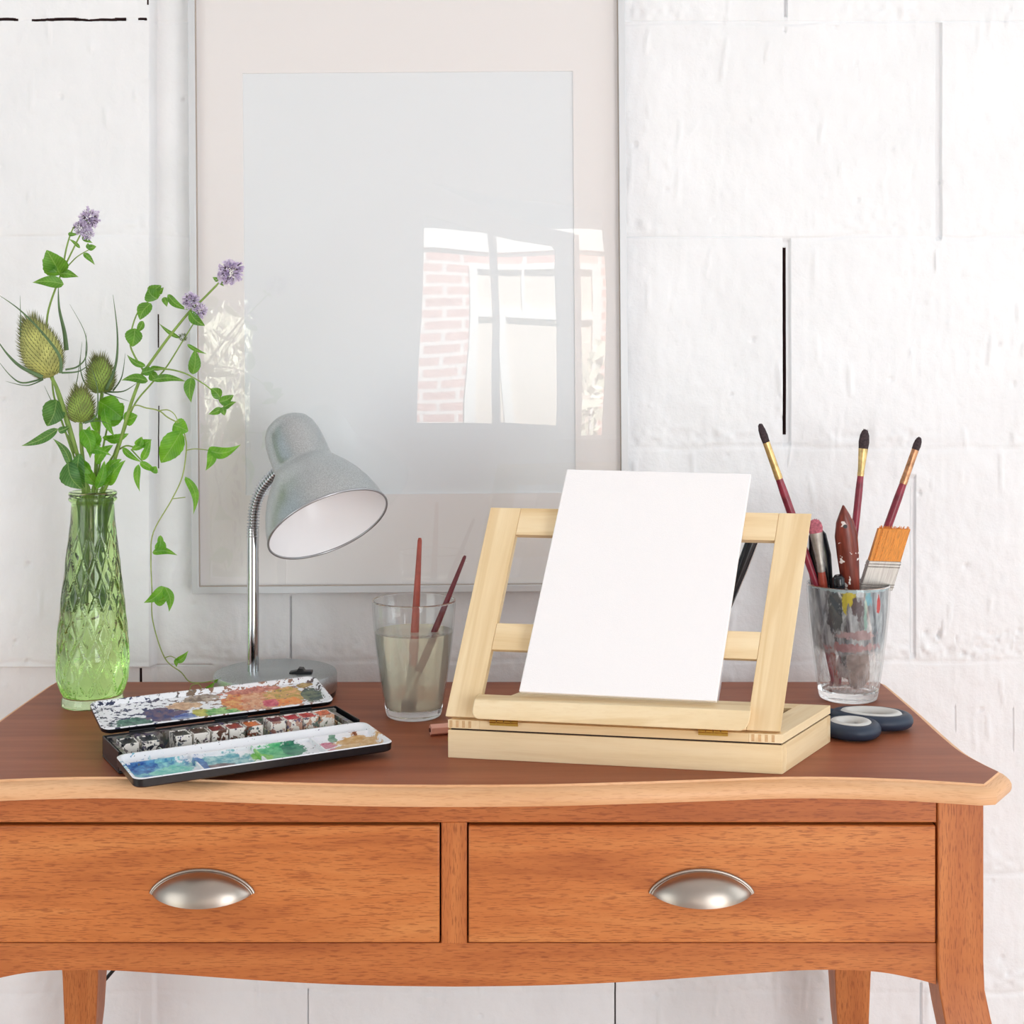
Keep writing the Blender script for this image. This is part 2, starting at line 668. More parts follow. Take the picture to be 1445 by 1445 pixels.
# painted enamel with blobs of colour laid at (u, v) in metres
def palette_mat(name, blobs, base=srgb(236, 238, 242), speck=.62, speck_scale=260, dirt=None):
    n = NT(name)
    v = n.attr()
    x, y, z = n.sep(v)
    wob = n.math('SUBTRACT', n.noise(v, 90, 4, .6), .5)
    wob2 = n.math('SUBTRACT', n.noise(n.scale(v, (1, 1, 1), (.3, .7, 0)), 260, 3), .5)
    w = n.math('ADD', n.math('MULTIPLY', wob, 1.5), n.math('MULTIPLY', wob2, .5))
    col = base
    if dirt:
        d = n.noise(n.scale(v, (1, 1.6, 1)), 95, 3, .6)
        col = n.mix(n.maprange(d, .53, .57), col, n.ramp(x, dirt))
    shade = n.noise(v, 120, 4, .6)
    for (cu, cv, ru, rv, c1, c2) in blobs:
        du = n.math('DIVIDE', n.math('SUBTRACT', x, cu), ru)
        dv = n.math('DIVIDE', n.math('SUBTRACT', y, cv), rv)
        d = n.math('ADD', n.math('SQRT', n.math('ADD', n.math('MULTIPLY', du, du), n.math('MULTIPLY', dv, dv))), w)
        m = n.maprange(d, 1.06, .94)
        col = n.mix(m, col, n.ramp(shade, [(.38, c1), (.62, c2)]))
    sp = n.noise(n.scale(v, (1, 1.4, 1), (.11, .2, 0)), speck_scale, 2, .5)
    spc = n.noise_col(v, 60, 1)
    dk = n.mix(.75, spc, srgb(40, 40, 52))
    col = n.mix(n.maprange(sp, speck, speck + .03), col, dk)
    n.set(Base_Color=col, Roughness=.28)
    return n.mat


M['tray_paint'] = palette_mat('front_tray_enamel', [
    (0.036, 0.041, 0.038, 0.034, srgb(64, 128, 180), srgb(150, 214, 214)),
    (0.020, 0.055, 0.018, 0.014, srgb(38, 80, 156), srgb(100, 160, 205)),
    (0.050, 0.035, 0.020, 0.016, srgb(90, 190, 180), srgb(160, 220, 206)),
    (0.105, 0.041, 0.034, 0.021, srgb(84, 160, 176), srgb(176, 212, 212)),
    (0.098, 0.031, 0.020, 0.009, srgb(96, 80, 84), srgb(150, 138, 140)),
    (0.082, 0.045, 0.008, 0.016, srgb(50, 90, 160), srgb(90, 140, 190)),
    (0.168, 0.041, 0.026, 0.025, srgb(70, 170, 116), srgb(130, 204, 150)),
    (0.190, 0.047, 0.014, 0.018, srgb(36, 110, 90), srgb(76, 150, 116)),
    (0.150, 0.037, 0.012, 0.014, srgb(110, 190, 70), srgb(156, 212, 116)),
    (0.228, 0.045, 0.012, 0.009, srgb(190, 90, 120), srgb(220, 160, 176)),
    (0.236, 0.029, 0.012, 0.007, srgb(180, 80, 110), srgb(220, 160, 176)),
    (0.240, 0.059, 0.006, 0.006, srgb(110, 150, 130), srgb(150, 180, 160)),
    (0.266, 0.041, 0.024, 0.021, srgb(196, 146, 76), srgb(218, 186, 138)),
    (0.250, 0.031, 0.018, 0.009, srgb(206, 164, 100), srgb(224, 194, 150)),
    (0.268, 0.067, 0.012, 0.005, srgb(130, 70, 40), srgb(180, 120, 80)),
    (0.165, 0.070, 0.014, 0.004, srgb(60, 110, 100), srgb(90, 130, 120)),
    (0.060, 0.070, 0.040, 0.005, srgb(130, 160, 190), srgb(190, 206, 220)),
], speck=.68, speck_scale=180)
M['lid_paint'] = palette_mat('back_lid_enamel', [
    (.040, .018, .022, .012, srgb(24, 80, 72), srgb(90, 140, 120)),
    (.078, .028, .024, .018, srgb(48, 56, 112), srgb(116, 92, 108)),
    (.100, .016, .016, .009, srgb(56, 80, 160), srgb(150, 170, 200)),
    (.120, .020, .011, .010, srgb(160, 156, 56), srgb(206, 204, 110)),
    (.108, .044, .022, .010, srgb(190, 150, 120), srgb(220, 190, 156)),
    (.128, .056, .022, .008, srgb(120, 104, 90), srgb(190, 176, 160)),
    (.150, .018, .026, .011, srgb(84, 160, 84), srgb(170, 210, 140)),
    (.172, .038, .022, .024, srgb(200, 96, 60), srgb(228, 176, 110)),
    (.197, .034, .024, .028, srgb(204, 130, 96), srgb(228, 186, 150)),
    (.230, .038, .026, .024, srgb(170, 150, 60), srgb(230, 176, 124)),
    (.228, .022, .020, .010, srgb(232, 126, 54), srgb(236, 166, 96)),
    (.207, .024, .011, .009, srgb(190, 60, 90), srgb(220, 120, 130)),
    (.196, .060, .040, .006, srgb(170, 90, 80), srgb(214, 150, 130)),
    (.262, .030, .013, .018, srgb(46, 70, 72), srgb(120, 130, 104)),
    (.262, .058, .010, .006, srgb(150, 120, 60), srgb(200, 170, 110)),
], speck=.66, speck_scale=170, dirt=[(.0, srgb(28, 34, 60)), (.06, srgb(30, 44, 90)), (.12, srgb(120, 100, 80)), (.16, srgb(150, 110, 90)), (.24, srgb(160, 120, 100)), (.28, srgb(70, 70, 80))])
M['rack'] = palette_mat('smeared_pan_rack', [], base=srgb(206, 218, 200), speck=.52, speck_scale=170,
                        dirt=[(.0, srgb(20, 24, 40)), (.09, srgb(40, 60, 110)), (.13, srgb(60, 50, 40)), (.2, srgb(215, 200, 120)), (.28, srgb(190, 120, 60))])
M['tin_in'] = palette_mat('smeared_tin_inside', [], base=srgb(150, 146, 140), speck=.5, speck_scale=120,
                          dirt=[(.0, srgb(24, 26, 36)), (.2, srgb(66, 54, 46)), (.28, srgb(120, 100, 86))])
M['pan_white'] = palette_mat('smeared_white_pan', [], base=srgb(240, 236, 230), speck=.60, speck_scale=200, dirt=[(.0, srgb(20, 24, 34)), (.05, srgb(30, 34, 50)), (.10, srgb(70, 60, 50)), (.17, srgb(130, 70, 50)), (.2, srgb(190, 150, 140)), (.28, srgb(220, 170, 130))])


def paint_cake(name, c):
    d = tuple(x * .45 for x in c[:3]) + (1,)
    n = NT(name)
    v = n.attr()
    a = n.noise(v, 160, 4, .6)
    n.set(Base_Color=n.ramp(a, [(.35, d), (.6, c)]), Roughness=.3)
    n.bump(a, .6, .002)
    return n.mat


# dried paint smears inside the brush glass
n = NT('dried_paint_smears')
v = n.attr()                       # (angle/2pi, height in m, 0)
x, y, z = n.sep(v)
st = n.noise(n.scale(v, (26, 22, 1)), 1, 5, .6, .6)
col = n.ramp(st, [(.3, srgb(70, 70, 78)), (.43, srgb(128, 132, 138)), (.55, srgb(178, 184, 188)), (.68, srgb(222, 226, 228))])
w = n.math('SUBTRACT', n.noise(n.scale(v, (40, 60, 1)), 1, 4, .6), .5)
# camera-facing side is angle 0.75
for (cu, cv, ru, rv, c) in [(.715, .140, .026, .011, srgb(206, 190, 40)), (.700, .133, .012, .012, srgb(190, 176, 40)), (.795, .140, .020, .010, srgb(130, 190, 205)), (.785, .118, .008, .022, srgb(150, 190, 180)),
                            (.848, .133, .010, .013, srgb(214, 60, 50)), (.750, .128, .022, .012, srgb(60, 50, 62)), (.660, .120, .03, .03, srgb(84, 92, 98)),
                            (.755, .092, .09, .006, srgb(176, 150, 152)), (.74, .075, .12, .006, srgb(172, 132, 134)), (.76, .150, .30, .003, srgb(180, 204, 210))]:
    du = n.math('DIVIDE', n.math('SUBTRACT', x, cu), ru)
    dv = n.math('DIVIDE', n.math('SUBTRACT', y, cv), rv)
    d = n.math('ADD', n.math('SQRT', n.math('ADD', n.math('MULTIPLY', du, du), n.math('MULTIPLY', dv, dv))), n.math('MULTIPLY', w, 3.2))
    col = n.mix(n.maprange(d, 1.1, .85), col, c)
edge = n.math('ADD', y, n.math('MULTIPLY', n.math('SUBTRACT', n.noise(n.scale(v, (18, 12, 1)), 1, 4), .5), .016))
cover = n.maprange(edge, .060, .072, 0, 1)
n.set(Base_Color=n.mix(cover, srgb(232, 226, 226), col), Roughness=.5)
hole = n.maprange(n.noise(n.scale(v, (30, 50, 1), (2, 1, 0)), 1, 4), .42, .6, .82, .98)
al = n.math('MULTIPLY', cover, hole)
haze = n.maprange(n.noise(n.scale(v, (22, 30, 1), (5, 3, 0)), 1, 5, .65), .40, .72, .14, .58)
n.put(n.p.inputs['Alpha'], n.math('MAXIMUM', al, haze))
M['dried'] = n.mat

# ------------------------------------------------------------------ the setting
WY = 2.03                                   # face of the painted block wall


def vnoise(X, Z, cell, seed):
    rs = np.random.RandomState(seed)
    N = 256
    g = rs.rand(N, N)
    x, z = X / cell, Z / cell
    xi, zi = np.floor(x).astype(int), np.floor(z).astype(int)
    fx, fz = x - xi, z - zi
    fx, fz = fx * fx * (3 - 2 * fx), fz * fz * (3 - 2 * fz)
    a, b = g[xi % N, zi % N], g[(xi + 1) % N, zi % N]
    c, d = g[xi % N, (zi + 1) % N], g[(xi + 1) % N, (zi + 1) % N]
    return (a * (1 - fx) + b * fx) * (1 - fz) + (c * (1 - fx) + d * fx) * fz - .5


def WX(px):
    return (px - 722.5) * WY / F


def WZ(py):
    return ZC - (py - YH) * WY / F


def smooth01(t):
    t = np.clip(t, 0, 1)
    return t * t * (3 - 2 * t)


def wall_back():
    step = .0032
    xs = list(np.arange(-.80, .80, step))
    zs = list(np.arange(.20, 1.78, step))
    # vertical cracks / open joints: px, py0, py1, width m, depth m, dark?
    cracks = [(1324, 32, 338, .0085, .006, 0), (1110.5, 338, 628, .0115, .008, 0), (1107.8, 350, 612, .0050, .030, 1), (1288, 672, 926, .0085, .006, 0),
              (1285, 690, 922, .0022, .012, 0), (1109, -5, 22, .005, .010, 0), (223.5, 445, 490, .0012, .014, 1), (224, 575, 660, .0010, .014, 1), (200, 942, 985, .0022, .016, 1),
              (410, 842, 935, .0022, .010, 0), (434.5, 1396, 1460, .0016, .010, 0), (868, 1385, 1460, .0008, .010, 1), (1299, 1388, 1460, .0022, .010, 0),
              (213.5, -5, 10, .0012, .010, 1), (1430, 1000, 1060, .0014, .003, 0), (1348, 998, 1030, .0012, .003, 0)]
    hcracks = [(32, -20, 31, .0032, .018, 1), (32.5, 54, 182, .0034, .018, 1), (32, 200, 212, .0022, .016, 1),
               (334, 886, 1075, .0012, .0022, 0), (30, 886, 1330, .0016, .002, 0), (30, 1330, 1480, .0018, .003, 0), (940, -20, 92, .0014, .002, 0), (939, 200, 300, .0014, .002, 0)]
    for (px, a, b, w, d, k) in cracks:
        x = WX(px)
        xs += [x - w / 2 - .0006, x - w / 2 + .0002, x, x + w / 2 - .0002, x + w / 2 + .0006] + ([x + q * .0005 for q in range(-9, 10)] if k and w > .004 else [])
    for (py, a, b, w, d, k) in hcracks:
        z = WZ(py)
        zs += [z - w / 2 - .0005, z - w / 2 + .0002, z, z + w / 2 - .0002, z + w / 2 + .0005] + ([z + q * .0005 for q in range(-7, 8)] if k else [])
    xs = sorted(set(np.round(xs, 5)) | set(np.round(np.arange(-2.6, -.80, .06), 5)) | set(np.round(np.arange(.80, 2.61, .06), 5)))
    zs = sorted(set(np.round(zs, 5)) | set(np.round(np.arange(0, .20, .04), 5)) | set(np.round(np.arange(1.80, 3.31, .06), 5)))
    xs, zs = np.array(xs), np.array(zs)
    X, Z = np.meshgrid(xs, zs, indexing='ij')
    H = vnoise(X + 5, Z + 5, .11, 1) * .0030 + vnoise(X + 5, Z + 5, .035, 2) * .0013 + vnoise(X + 5, Z + 5, .012, 3) * .0009 + vnoise(X + 5, Z * .35 + 5, .007, 9) * .0008
    # courses of blocks: faint lumpy bed joints and per-block offsets
    beds = [WZ(32), WZ(334), WZ(632), WZ(932), WZ(1232), WZ(1400)]
    for i, zb in enumerate(beds):
        wob = vnoise(X + 5, Z * 0 + i, .05, 20 + i) * .006
        band = np.exp(-((Z - zb - wob) / .0026) ** 2)
        H -= band * (.0010 + .0016 * np.clip(vnoise(X + 5, Z + 5, .09, 30 + i) + .2, 0, 1))
        rough = np.exp(-((Z - zb - .016) / .012) ** 2)
        H += rough * vnoise(X + 5, Z + 5, .008, 40 + i) * .0042 * np.clip(vnoise(X + 5, Z + 5, .12, 50 + i) * 3 + .4, 0, 1)
        H += np.where(Z < zb, 1, 0) * 0.0
    # the left bay stands proud of the bay behind the picture
    H += .020 * smooth01((WX(221) - X) / .005) * np.where(Z > WZ(938), 1, 0.25)
    rs = np.random.RandomState(11)
    # runs and drips of thick paint
    for k in range(250):
        cx, cz = rs.uniform(-.78, .78), rs.uniform(.22, 1.75)
        L, w, a = rs.uniform(.004, .030), rs.uniform(.0012, .0028), rs.uniform(.0008, .0028)
        sl = rs.uniform(-.15, .15)
        H += a * np.exp(-(((X - cx - sl * (Z - cz)) / w) ** 4)) * np.exp(-((Z - cz) / L) ** 6)
    # a few diagonal trowel smears
    for k in range(26):
        cx, cz = rs.uniform(-.78, .78), rs.uniform(.3, 1.7)
        t = rs.uniform(.6, 1.3)
        u = (X - cx) * math.cos(t) + (Z - cz) * math.sin(t)
        w = -(X - cx) * math.sin(t) + (Z - cz) * math.cos(t)
        H += rs.uniform(.0005, .0012) * np.exp(-(w / .003) ** 2) * np.exp(-(u / .022) ** 4)
    dark = np.zeros_like(H)
    # pits and pimples
    for k in range(520):
        cx, cz = rs.uniform(-.78, .78), rs.uniform(.22, 1.75)
        if k < 60:
            cx, cz = rs.uniform(WX(1290), WX(1440)), WZ(rs.uniform(890, 930))
        r = rs.uniform(.0014, .0032)
        i0, i1 = np.searchsorted(xs, [cx - 4 * r, cx + 4 * r])
        j0, j1 = np.searchsorted(zs, [cz - 4 * r, cz + 4 * r])
        g = np.exp(-(((X[i0:i1, j0:j1] - cx) ** 2 + (Z[i0:i1, j0:j1] - cz) ** 2) / (r * r)))
        H[i0:i1, j0:j1] += g * (rs.uniform(.0008, .0022) if k % 3 else -rs.uniform(.003, .006))
    jit = vnoise(X * 0 + 3, Z + 5, .013, 60) * .0018
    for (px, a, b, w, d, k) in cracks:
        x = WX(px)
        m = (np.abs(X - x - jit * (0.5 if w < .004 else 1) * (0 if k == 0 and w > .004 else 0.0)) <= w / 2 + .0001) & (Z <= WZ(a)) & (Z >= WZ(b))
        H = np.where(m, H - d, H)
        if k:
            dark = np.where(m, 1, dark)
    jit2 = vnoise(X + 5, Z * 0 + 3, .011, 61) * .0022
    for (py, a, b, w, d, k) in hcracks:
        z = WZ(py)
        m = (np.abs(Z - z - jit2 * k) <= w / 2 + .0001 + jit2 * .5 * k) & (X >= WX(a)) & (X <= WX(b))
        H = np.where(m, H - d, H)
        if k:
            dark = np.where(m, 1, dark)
    nx, nz_ = X.shape
    V = np.stack([X, WY - H, Z], -1).reshape(-1, 3)
    idx = np.arange(nx * nz_).reshape(nx, nz_)
    Q = np.stack([idx[:-1, :-1], idx[1:, :-1], idx[1:, 1:], idx[:-1, 1:]], -1).reshape(-1, 4)
    me = bpy.data.meshes.new('wall_back')
    me.vertices.add(len(V))
    me.vertices.foreach_set('co', V.astype(np.float32).ravel())
    me.loops.add(len(Q) * 4)
    me.loops.foreach_set('vertex_index', Q.astype(np.int32).ravel())
    me.polygons.add(len(Q))
    me.polygons.foreach_set('loop_start', np.arange(0, len(Q) * 4, 4, dtype=np.int32))
    me.materials.append(M['wall'])
    me.materials.append(M['crack_shade'])
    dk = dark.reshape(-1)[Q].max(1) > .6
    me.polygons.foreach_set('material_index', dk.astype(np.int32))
    me.polygons.foreach_set('use_smooth', np.ones(len(Q), dtype=bool))
    me.update(calc_edges=True)
    o = bpy.data.objects.new('wall_back', me)
    COL.objects.link(o)
    struct(o)
    # solid body of the wall behind its painted face
    b = MB().box(-2.6, 2.6, WY + .05, WY + .2, 0, 3.3)
    core = build('wall_back_core', b, M['plaster'], o)
    return o


wall_back()
struct(build('ceiling', MB().box(-2.6, 2.6, -2.05, WY + .2, 3.3, 3.4), M['plaster'], smooth=0))
struct(build('floor', MB().box(-2.6, 2.6, -2.3, WY + .2, -.05, 0), M['floor']))

# opposite wall with the glazed garden door and a side light: it is what the picture glass mirrors
FY = -2.0
GY = 2.004                                  # mirror plane of the picture glass


def mx_(px, Y=FY):
    return (px - 722.5) * (2 * GY - Y) / F


def mz_(py, Y=FY):
    return ZC - (py - YH) * (2 * GY - Y) / F


def pierced_wall(name, x0, x1, z0, z1, y, thick, holes, mat):
    bm = bmesh.new()
    edges = []
    for poly in [[(x0, z0), (x1, z0), (x1, z1), (x0, z1)]] + holes:
        vs = [bm.verts.new((x, y, z)) for x, z in poly]
        edges += [bm.edges.new((vs[i], vs[(i + 1) % len(vs)])) for i in range(len(vs))]
    bmesh.ops.triangle_fill(bm, use_beauty=True, use_dissolve=False, edges=edges)
    bmesh.ops.recalc_face_normals(bm, faces=bm.faces)
    r = bmesh.ops.extrude_face_region(bm, geom=bm.faces[:])
    bmesh.ops.translate(bm, verts=[g for g in r['geom'] if isinstance(g, bmesh.types.BMVert)], vec=(0, -thick, 0))
    bmesh.ops.recalc_face_normals(bm, faces=bm.faces)
    me = bpy.data.meshes.new(name)
    bm.to_mesh(me)
    bm.free()
    me.materials.append(mat)
    o = bpy.data.objects.new(name, me)
    COL.objects.link(o)
    return o


def mpoly(pts):
    return [(mx_(a), mz_(b)) for a, b in pts]


holes = [mpoly([(601, 301), (690, 322), (694, 450), (690, 600), (594, 600), (600, 450)]),
         mpoly([(703, 326), (780, 345), (785, 352), (786, 470), (777, 598), (700, 598), (706, 450)]),
         mpoly([(612, 251), (690, 266), (770, 282), (850, 297), (853, 640), (818, 640), (816, 331), (770, 318), (690, 285)]),
         mpoly([(285, 420), (352, 420), (352, 812), (285, 812)])]
struct(pierced_wall('wall_front', -2.6, 2.6, 0, 3.3, FY, .05, holes, M['plaster']))

# garden side: neighbour's house, tree, ground
HY = -5.2
house = thing('neighbour_house', 'red brick house with white window frames mirrored in the picture glass', 'house', (0, HY, 0))
hb = MB().box(mx_(430, HY), mx_(1000, HY), HY - .3, HY, 0, mz_(352, HY))
build('brick_wall', hb, M['brick'], house, smooth=0)
build('eaves', MB().box(mx_(420, HY), mx_(1010, HY), HY - .3, HY + .03, mz_(352, HY), mz_(322, HY)), M['white_paint'], house, smooth=0)
wf = MB()
for (a, b, c, d) in [(660, 672, 372, 700), (672, 830, 372, 380), (672, 830, 440, 452), (704, 716, 452, 700), (742, 746, 380, 440), (830, 842, 372, 700)]:
    wf.box(mx_(a, HY), mx_(b, HY), HY, HY + .06, mz_(d, HY), mz_(c, HY))
build('window_frame', wf, M['white_paint'], house, smooth=0)
build('window_blind', MB().box(mx_(672, HY), mx_(830, HY), HY, HY + .02, mz_(700, HY), mz_(380, HY)), plain('cream_blind', srgb(226, 214, 200), .7), house, smooth=0)
struct(build('ground_outside', MB().box(-5, 5, -6, -2.3, -.15, -.05), M['grass'], smooth=0))

TY = -4.6
tree = thing('garden_shrub', 'leafy garden shrub mirrored in the lower left of the picture glass', 'shrub', (mx_(318, TY), TY, -.05))
lm = MB()
rs = random.Random(4)
for k in range(900):
    c = Vector((mx_(rs.uniform(270, 365), TY), TY + rs.uniform(-.25, .25), mz_(rs.uniform(440, 900), TY)))
    L = rs.uniform(.05, .13)
    ang = rs.gauss(1.5, .5)
    d = Vector((math.cos(ang), rs.uniform(-.4, .4), math.sin(ang))) * L
    s = Vector((-math.sin(ang), rs.uniform(-.5, .5), math.cos(ang))) * L * .13
    lm.add([c - d, c + s, c + d, c - s], [(0, 1, 2, 3)])
for k in range(70):
    c = Vector((mx_(rs.uniform(800, 850), TY), TY + rs.uniform(-.1, .1), mz_(rs.uniform(480, 650), TY)))
    d = Vector((rs.uniform(-1, 1), 0, rs.uniform(-1, 1))) * .07
    s = Vector((-d.z, .02, d.x)) * .4
    lm.add([c - d, c + s, c + d, c - s], [(0, 1, 2, 3)])
build('foliage', lm, M['leaf_out'], tree, smooth=0)
st = MB()
for k in range(9):
    x = mx_(rs.uniform(285, 350), TY)
    st.tube([(x, TY, -.05), (x + rs.uniform(-.1, .1), TY, 1.0)], .008, 6)
build('branch', st, M['bark'], tree)

# ------------------------------------------------------------------ desk
DX = -.061
desk = thing('writing_desk', 'orange beech writing desk with two drawers and curved legs against the white wall', 'desk', (DX, 1.73, 0))
DYB = 1.966


def half_outline():
    # (x from centre, y) from centre front round the right side to the back
    front = spline([(0, 1.4965, 0), (.09, 1.4985, 0), (.19, 1.507, 0), (.28, 1.517, 0), (.355, 1.525, 0), (.42, 1.5235, 0), (.48, 1.5165, 0), (.525, 1.5075, 0), (.560, 1.4995, 0)], 5)
    side = spline([(.5905, 1.543, 0), (.582, 1.575, 0), (.573, 1.625, 0), (.5712, 1.70, 0), (.572, 1.80, 0), (.5712, 1.90, 0), (.570, DYB, 0)], 5)
    return [(p.x, p.y) for p in front], [(p.x, p.y) for p in side]


fr_, sd_ = half_outline()
outline = [(-x, y) for x, y in reversed(sd_)] + [(-x, y) for x, y in reversed(fr_[1:])] + fr_ + sd_
outline = [(x + DX, y) for x, y in outline]
no = len(outline)


def offset_outline(d):
    """outline pushed outwards by d; the back edge stays straight"""
    res = []
    for i in range(no):
        x0, y0 = outline[max(i - 1, 0)]
        x1, y1 = outline[min(i + 1, no - 1)]
        tx, ty = x1 - x0, y1 - y0
        l = math.hypot(tx, ty)
        nx_, ny_ = ty / l, -tx / l
        if i in (0, no - 1):
            nx_, ny_ = (-1 if i == 0 else 1), 0
        res.append((outline[i][0] + nx_ * d, min(outline[i][1] + ny_ * d, DYB)))
    return res


tb = MB()
top = [(x, y, TZ) for x, y in outline]
bot = [(x, y, TZ - .014) for x, y in outline]
tb.add(top + bot, [tuple(range(no)), tuple(range(2 * no - 1, no - 1, -1))] + [(i, i + no, (i + 1) % no + no, (i + 1) % no) for i in range(no)])
tabletop = build('tabletop', tb, M['beech_top'], desk, smooth=30)
mo = MB()
prof = [(0, 0.0), (.0006, 0), (.0012, -.0022), (.0040, -.0026), (.0085, -.0042), (.0120, -.0072), (.0140, -.0110), (.0140, -.0160), (.0125, -.0195), (.004, -.0200), (-.012, -.0200), (-.012, -.0140), (0, -.0138)]
rings = [[(x, y, TZ + dz) for x, y in offset_outline(d)] for d, dz in prof]
vs, fs, gs = [], [], []
acc = [0]
for i in range(1, no):
    acc.append(acc[-1] + math.hypot(outline[i][0] - outline[i - 1][0], outline[i][1] - outline[i - 1][1]))
for k, rg in enumerate(rings):
    vs += rg
    gs += [(acc[i], prof[k][0] * 1.0, prof[k][1]) for i in range(no)]
for k in range(len(rings)):
    k2 = (k + 1) % len(rings)
    for i in range(no - 1):
        fs.append((k * no + i, k2 * no + i, k2 * no + i + 1, k * no + i + 1))
fs.append(tuple(k * no for k in range(len(rings))))
fs.append(tuple(k * no + no - 1 for k in reversed(range(len(rings)))))
mo.add(vs, fs, 0, gs)
build('edge_moulding', mo, M['beech_edge'], desk, smooth=35)

AY = 1.530                                     # plane of rails and drawer fronts
XL, XR = DX - .5195, DX + .5195
zr_top, zr_bot, zd_bot = .7400, .7090, .5796
rail = MB().box(XL, XR, AY, AY + .02, zr_bot, zr_top)
build('top_rail', rail, M['beech'], desk, bevel=.001)
build('divider', MB().box(DX - .0155, DX + .0125, AY + .001, AY + .022, zd_bot - .002, zr_bot, grain=2), M['beech'], desk, bevel=.001)
# arched lower apron
ap = [(XL, zd_bot - .0015), (XR, zd_bot - .0015)]
half = spline([(0, .5310, 0), (.10, .5325, 0), (.20, .5370, 0), (.30, .5440, 0), (.37, .5485, 0), (.42, .5490, 0), (.46, .5465, 0), (.495, .5400, 0), (.5195, .5335, 0)], 5)
right = [(DX + p.x, p.y) for p in half]
left = [(DX - p.x, p.y) for p in half[1:]]
poly = [(XL, zd_bot - .0015)] + [(x, z) for x, z in reversed(left)] + right + [(XR, zd_bot - .0015)]
apm = MB().prism([(x, AY + .002, z) for x, z in poly], (0, .02, 0), grain=((0, 0, 0), (1, 0, 0), (0, 0, 1), (0, 1, 0)))
build('lower_apron', apm, M['beech'], desk, smooth=30)
# side aprons, back panel
for sx in (-1, 1):
    x = DX + sx * .527
    build('side_apron', MB().box(x - .01, x + .01, AY + .03, 1.91, .545, zr_top, grain=1), M['beech'], desk)
build('back_panel', MB().box(XL, XR, 1.925, 1.945, .56, zr_top), M['beech'], desk)
build('drawer_runner', MB().box(XL + .02, XR - .02, AY + .03, 1.92, zd_bot - .015, zd_bot - .006), M['gap'], desk)


# drawers with cup handles
def cup_handle(cx, zc):
    a, b, d = .0545, .0245, .028
    m = MB()
    nu, nv = 28, 12
    def pt(u, v, k=1.0):
        t = math.pi * u
        s = v * math.pi / 2
        x = a * k * math.cos(t) * math.cos(s) if False else a * k * math.cos(t)
        rr = math.sin(t)
        z = b * k * rr ** 1.35 * math.cos(s)
        y = -d * k * (rr ** 1.25) * math.sin(s)
        sag = -.0070 * (rr ** 1.6) * (math.sin(s) ** 3)
        return Vector((cx + x, AY - .003 + y, zc + z + sag))
    vs = [pt(i / nu, j / nv) for i in range(nu + 1) for j in range(nv + 1)]
    vs += [pt(i / nu, j / nv, .955) for i in range(nu + 1) for j in range(nv + 1)]
    w = nv + 1
    K = (nu + 1) * w
    fs = []
    for i in range(nu):
        for j in range(nv):
            q = (i * w + j, (i + 1) * w + j, (i + 1) * w + j + 1, i * w + j + 1)
            fs.append(q)
            fs.append(tuple(K + x for x in reversed(q)))
        q = (i * w + nv, (i + 1) * w + nv, K + (i + 1) * w + nv, K + i * w + nv)
        fs.append(q)
        fs.append((i * w, K + i * w, K + (i + 1) * w, (i + 1) * w))
    m.add(vs, fs)
    # raised back flange
    path = [Vector((cx + (a + .0005) * math.cos(math.pi * i / 30), AY - .0045, zc + (b + .0005) * math.sin(math.pi * i / 30) ** 1.35)) for i in range(31)]
    m.tube(path, .0021, 8)
    path = [Vector((cx + (a - .001) * math.cos(math.pi * i / 30), AY - .0075, zc + (b - .0012) * math.sin(math.pi * i / 30) ** 1.35)) for i in range(31)]
    m.tube(path, .0011, 8)
    return m


for (x0, x1, hx) in ((XL + .002, DX - .0172, -.3335), (DX + .0142, XR - .002, .2040)):
    d = build('drawer', MB().box(x0, x1, AY - .003, AY + .017, zd_bot + .0008, zr_bot - .0024), M['beech_front'], desk, bevel=.0016)
    build('drawer_box', MB().box(x0 + .01, x1 - .01, AY + .017, 1.90, zd_bot + .002, zr_bot - .01), M['gap'], d)
    build('handle', cup_handle(hx, .6345), M['nickel'], d, smooth=60)


# legs: square post above, cabriole sweep below
def leg(cx, y0, y1, sx, front):
    m = MB()
    zs_ = [0, .02, .08, .16, .24, .32, .38, .42, .46, .50, .53, .56, .60, .66, zr_top]
    out = {0: .010, .02: .004, .08: -.004, .16: -.002, .24: .010, .32: .024, .38: .026, .42: .021, .46: .014, .50: .006, .53: .001}
    wid = {0: .026, .02: .027, .08: .028, .16: .031, .24: .036, .32: .043, .38: .048, .42: .050, .46: .051, .50: .050}
    if not front:
        out = {k: -v * .35 for k, v in out.items()}
    vs, gs = [], []
    for z in zs_:
        o = out.get(z, 0)
        wd = wid.get(z, .049)
        c = cx + sx * o
        fy = -o * (.6 if front else .4)
        yc = (y0 + y1) / 2 + fy
        hd = (y1 - y0) / 2 * wd / .049
        for (a, b) in ((-1, -1), (1, -1), (1, 1), (-1, 1)):
            vs.append((c + a * wd / 2, yc + b * hd, z))
            gs.append((z + cx, a * .02 + cx, b * .02))
    fs = [(3, 2, 1, 0), tuple(len(vs) - 4 + i for i in range(4))]
    for k in range(len(zs_) - 1):
        for i in range(4):
            j = (i + 1) % 4
            fs.append((k * 4 + i, k * 4 + j, k * 4 + 4 + j, k * 4 + 4 + i))
    return m.add(vs, fs, 0, gs)


for sx in (-1, 1):
    build('leg', leg(DX + sx * .5445, AY - .004, AY + .045, sx, True), M['beech'], desk, smooth=30, bevel=.0015)
    build('leg', leg(DX + sx * .5275, 1.897, 1.944, sx, False), M['beech'], desk, smooth=30, bevel=.0015)

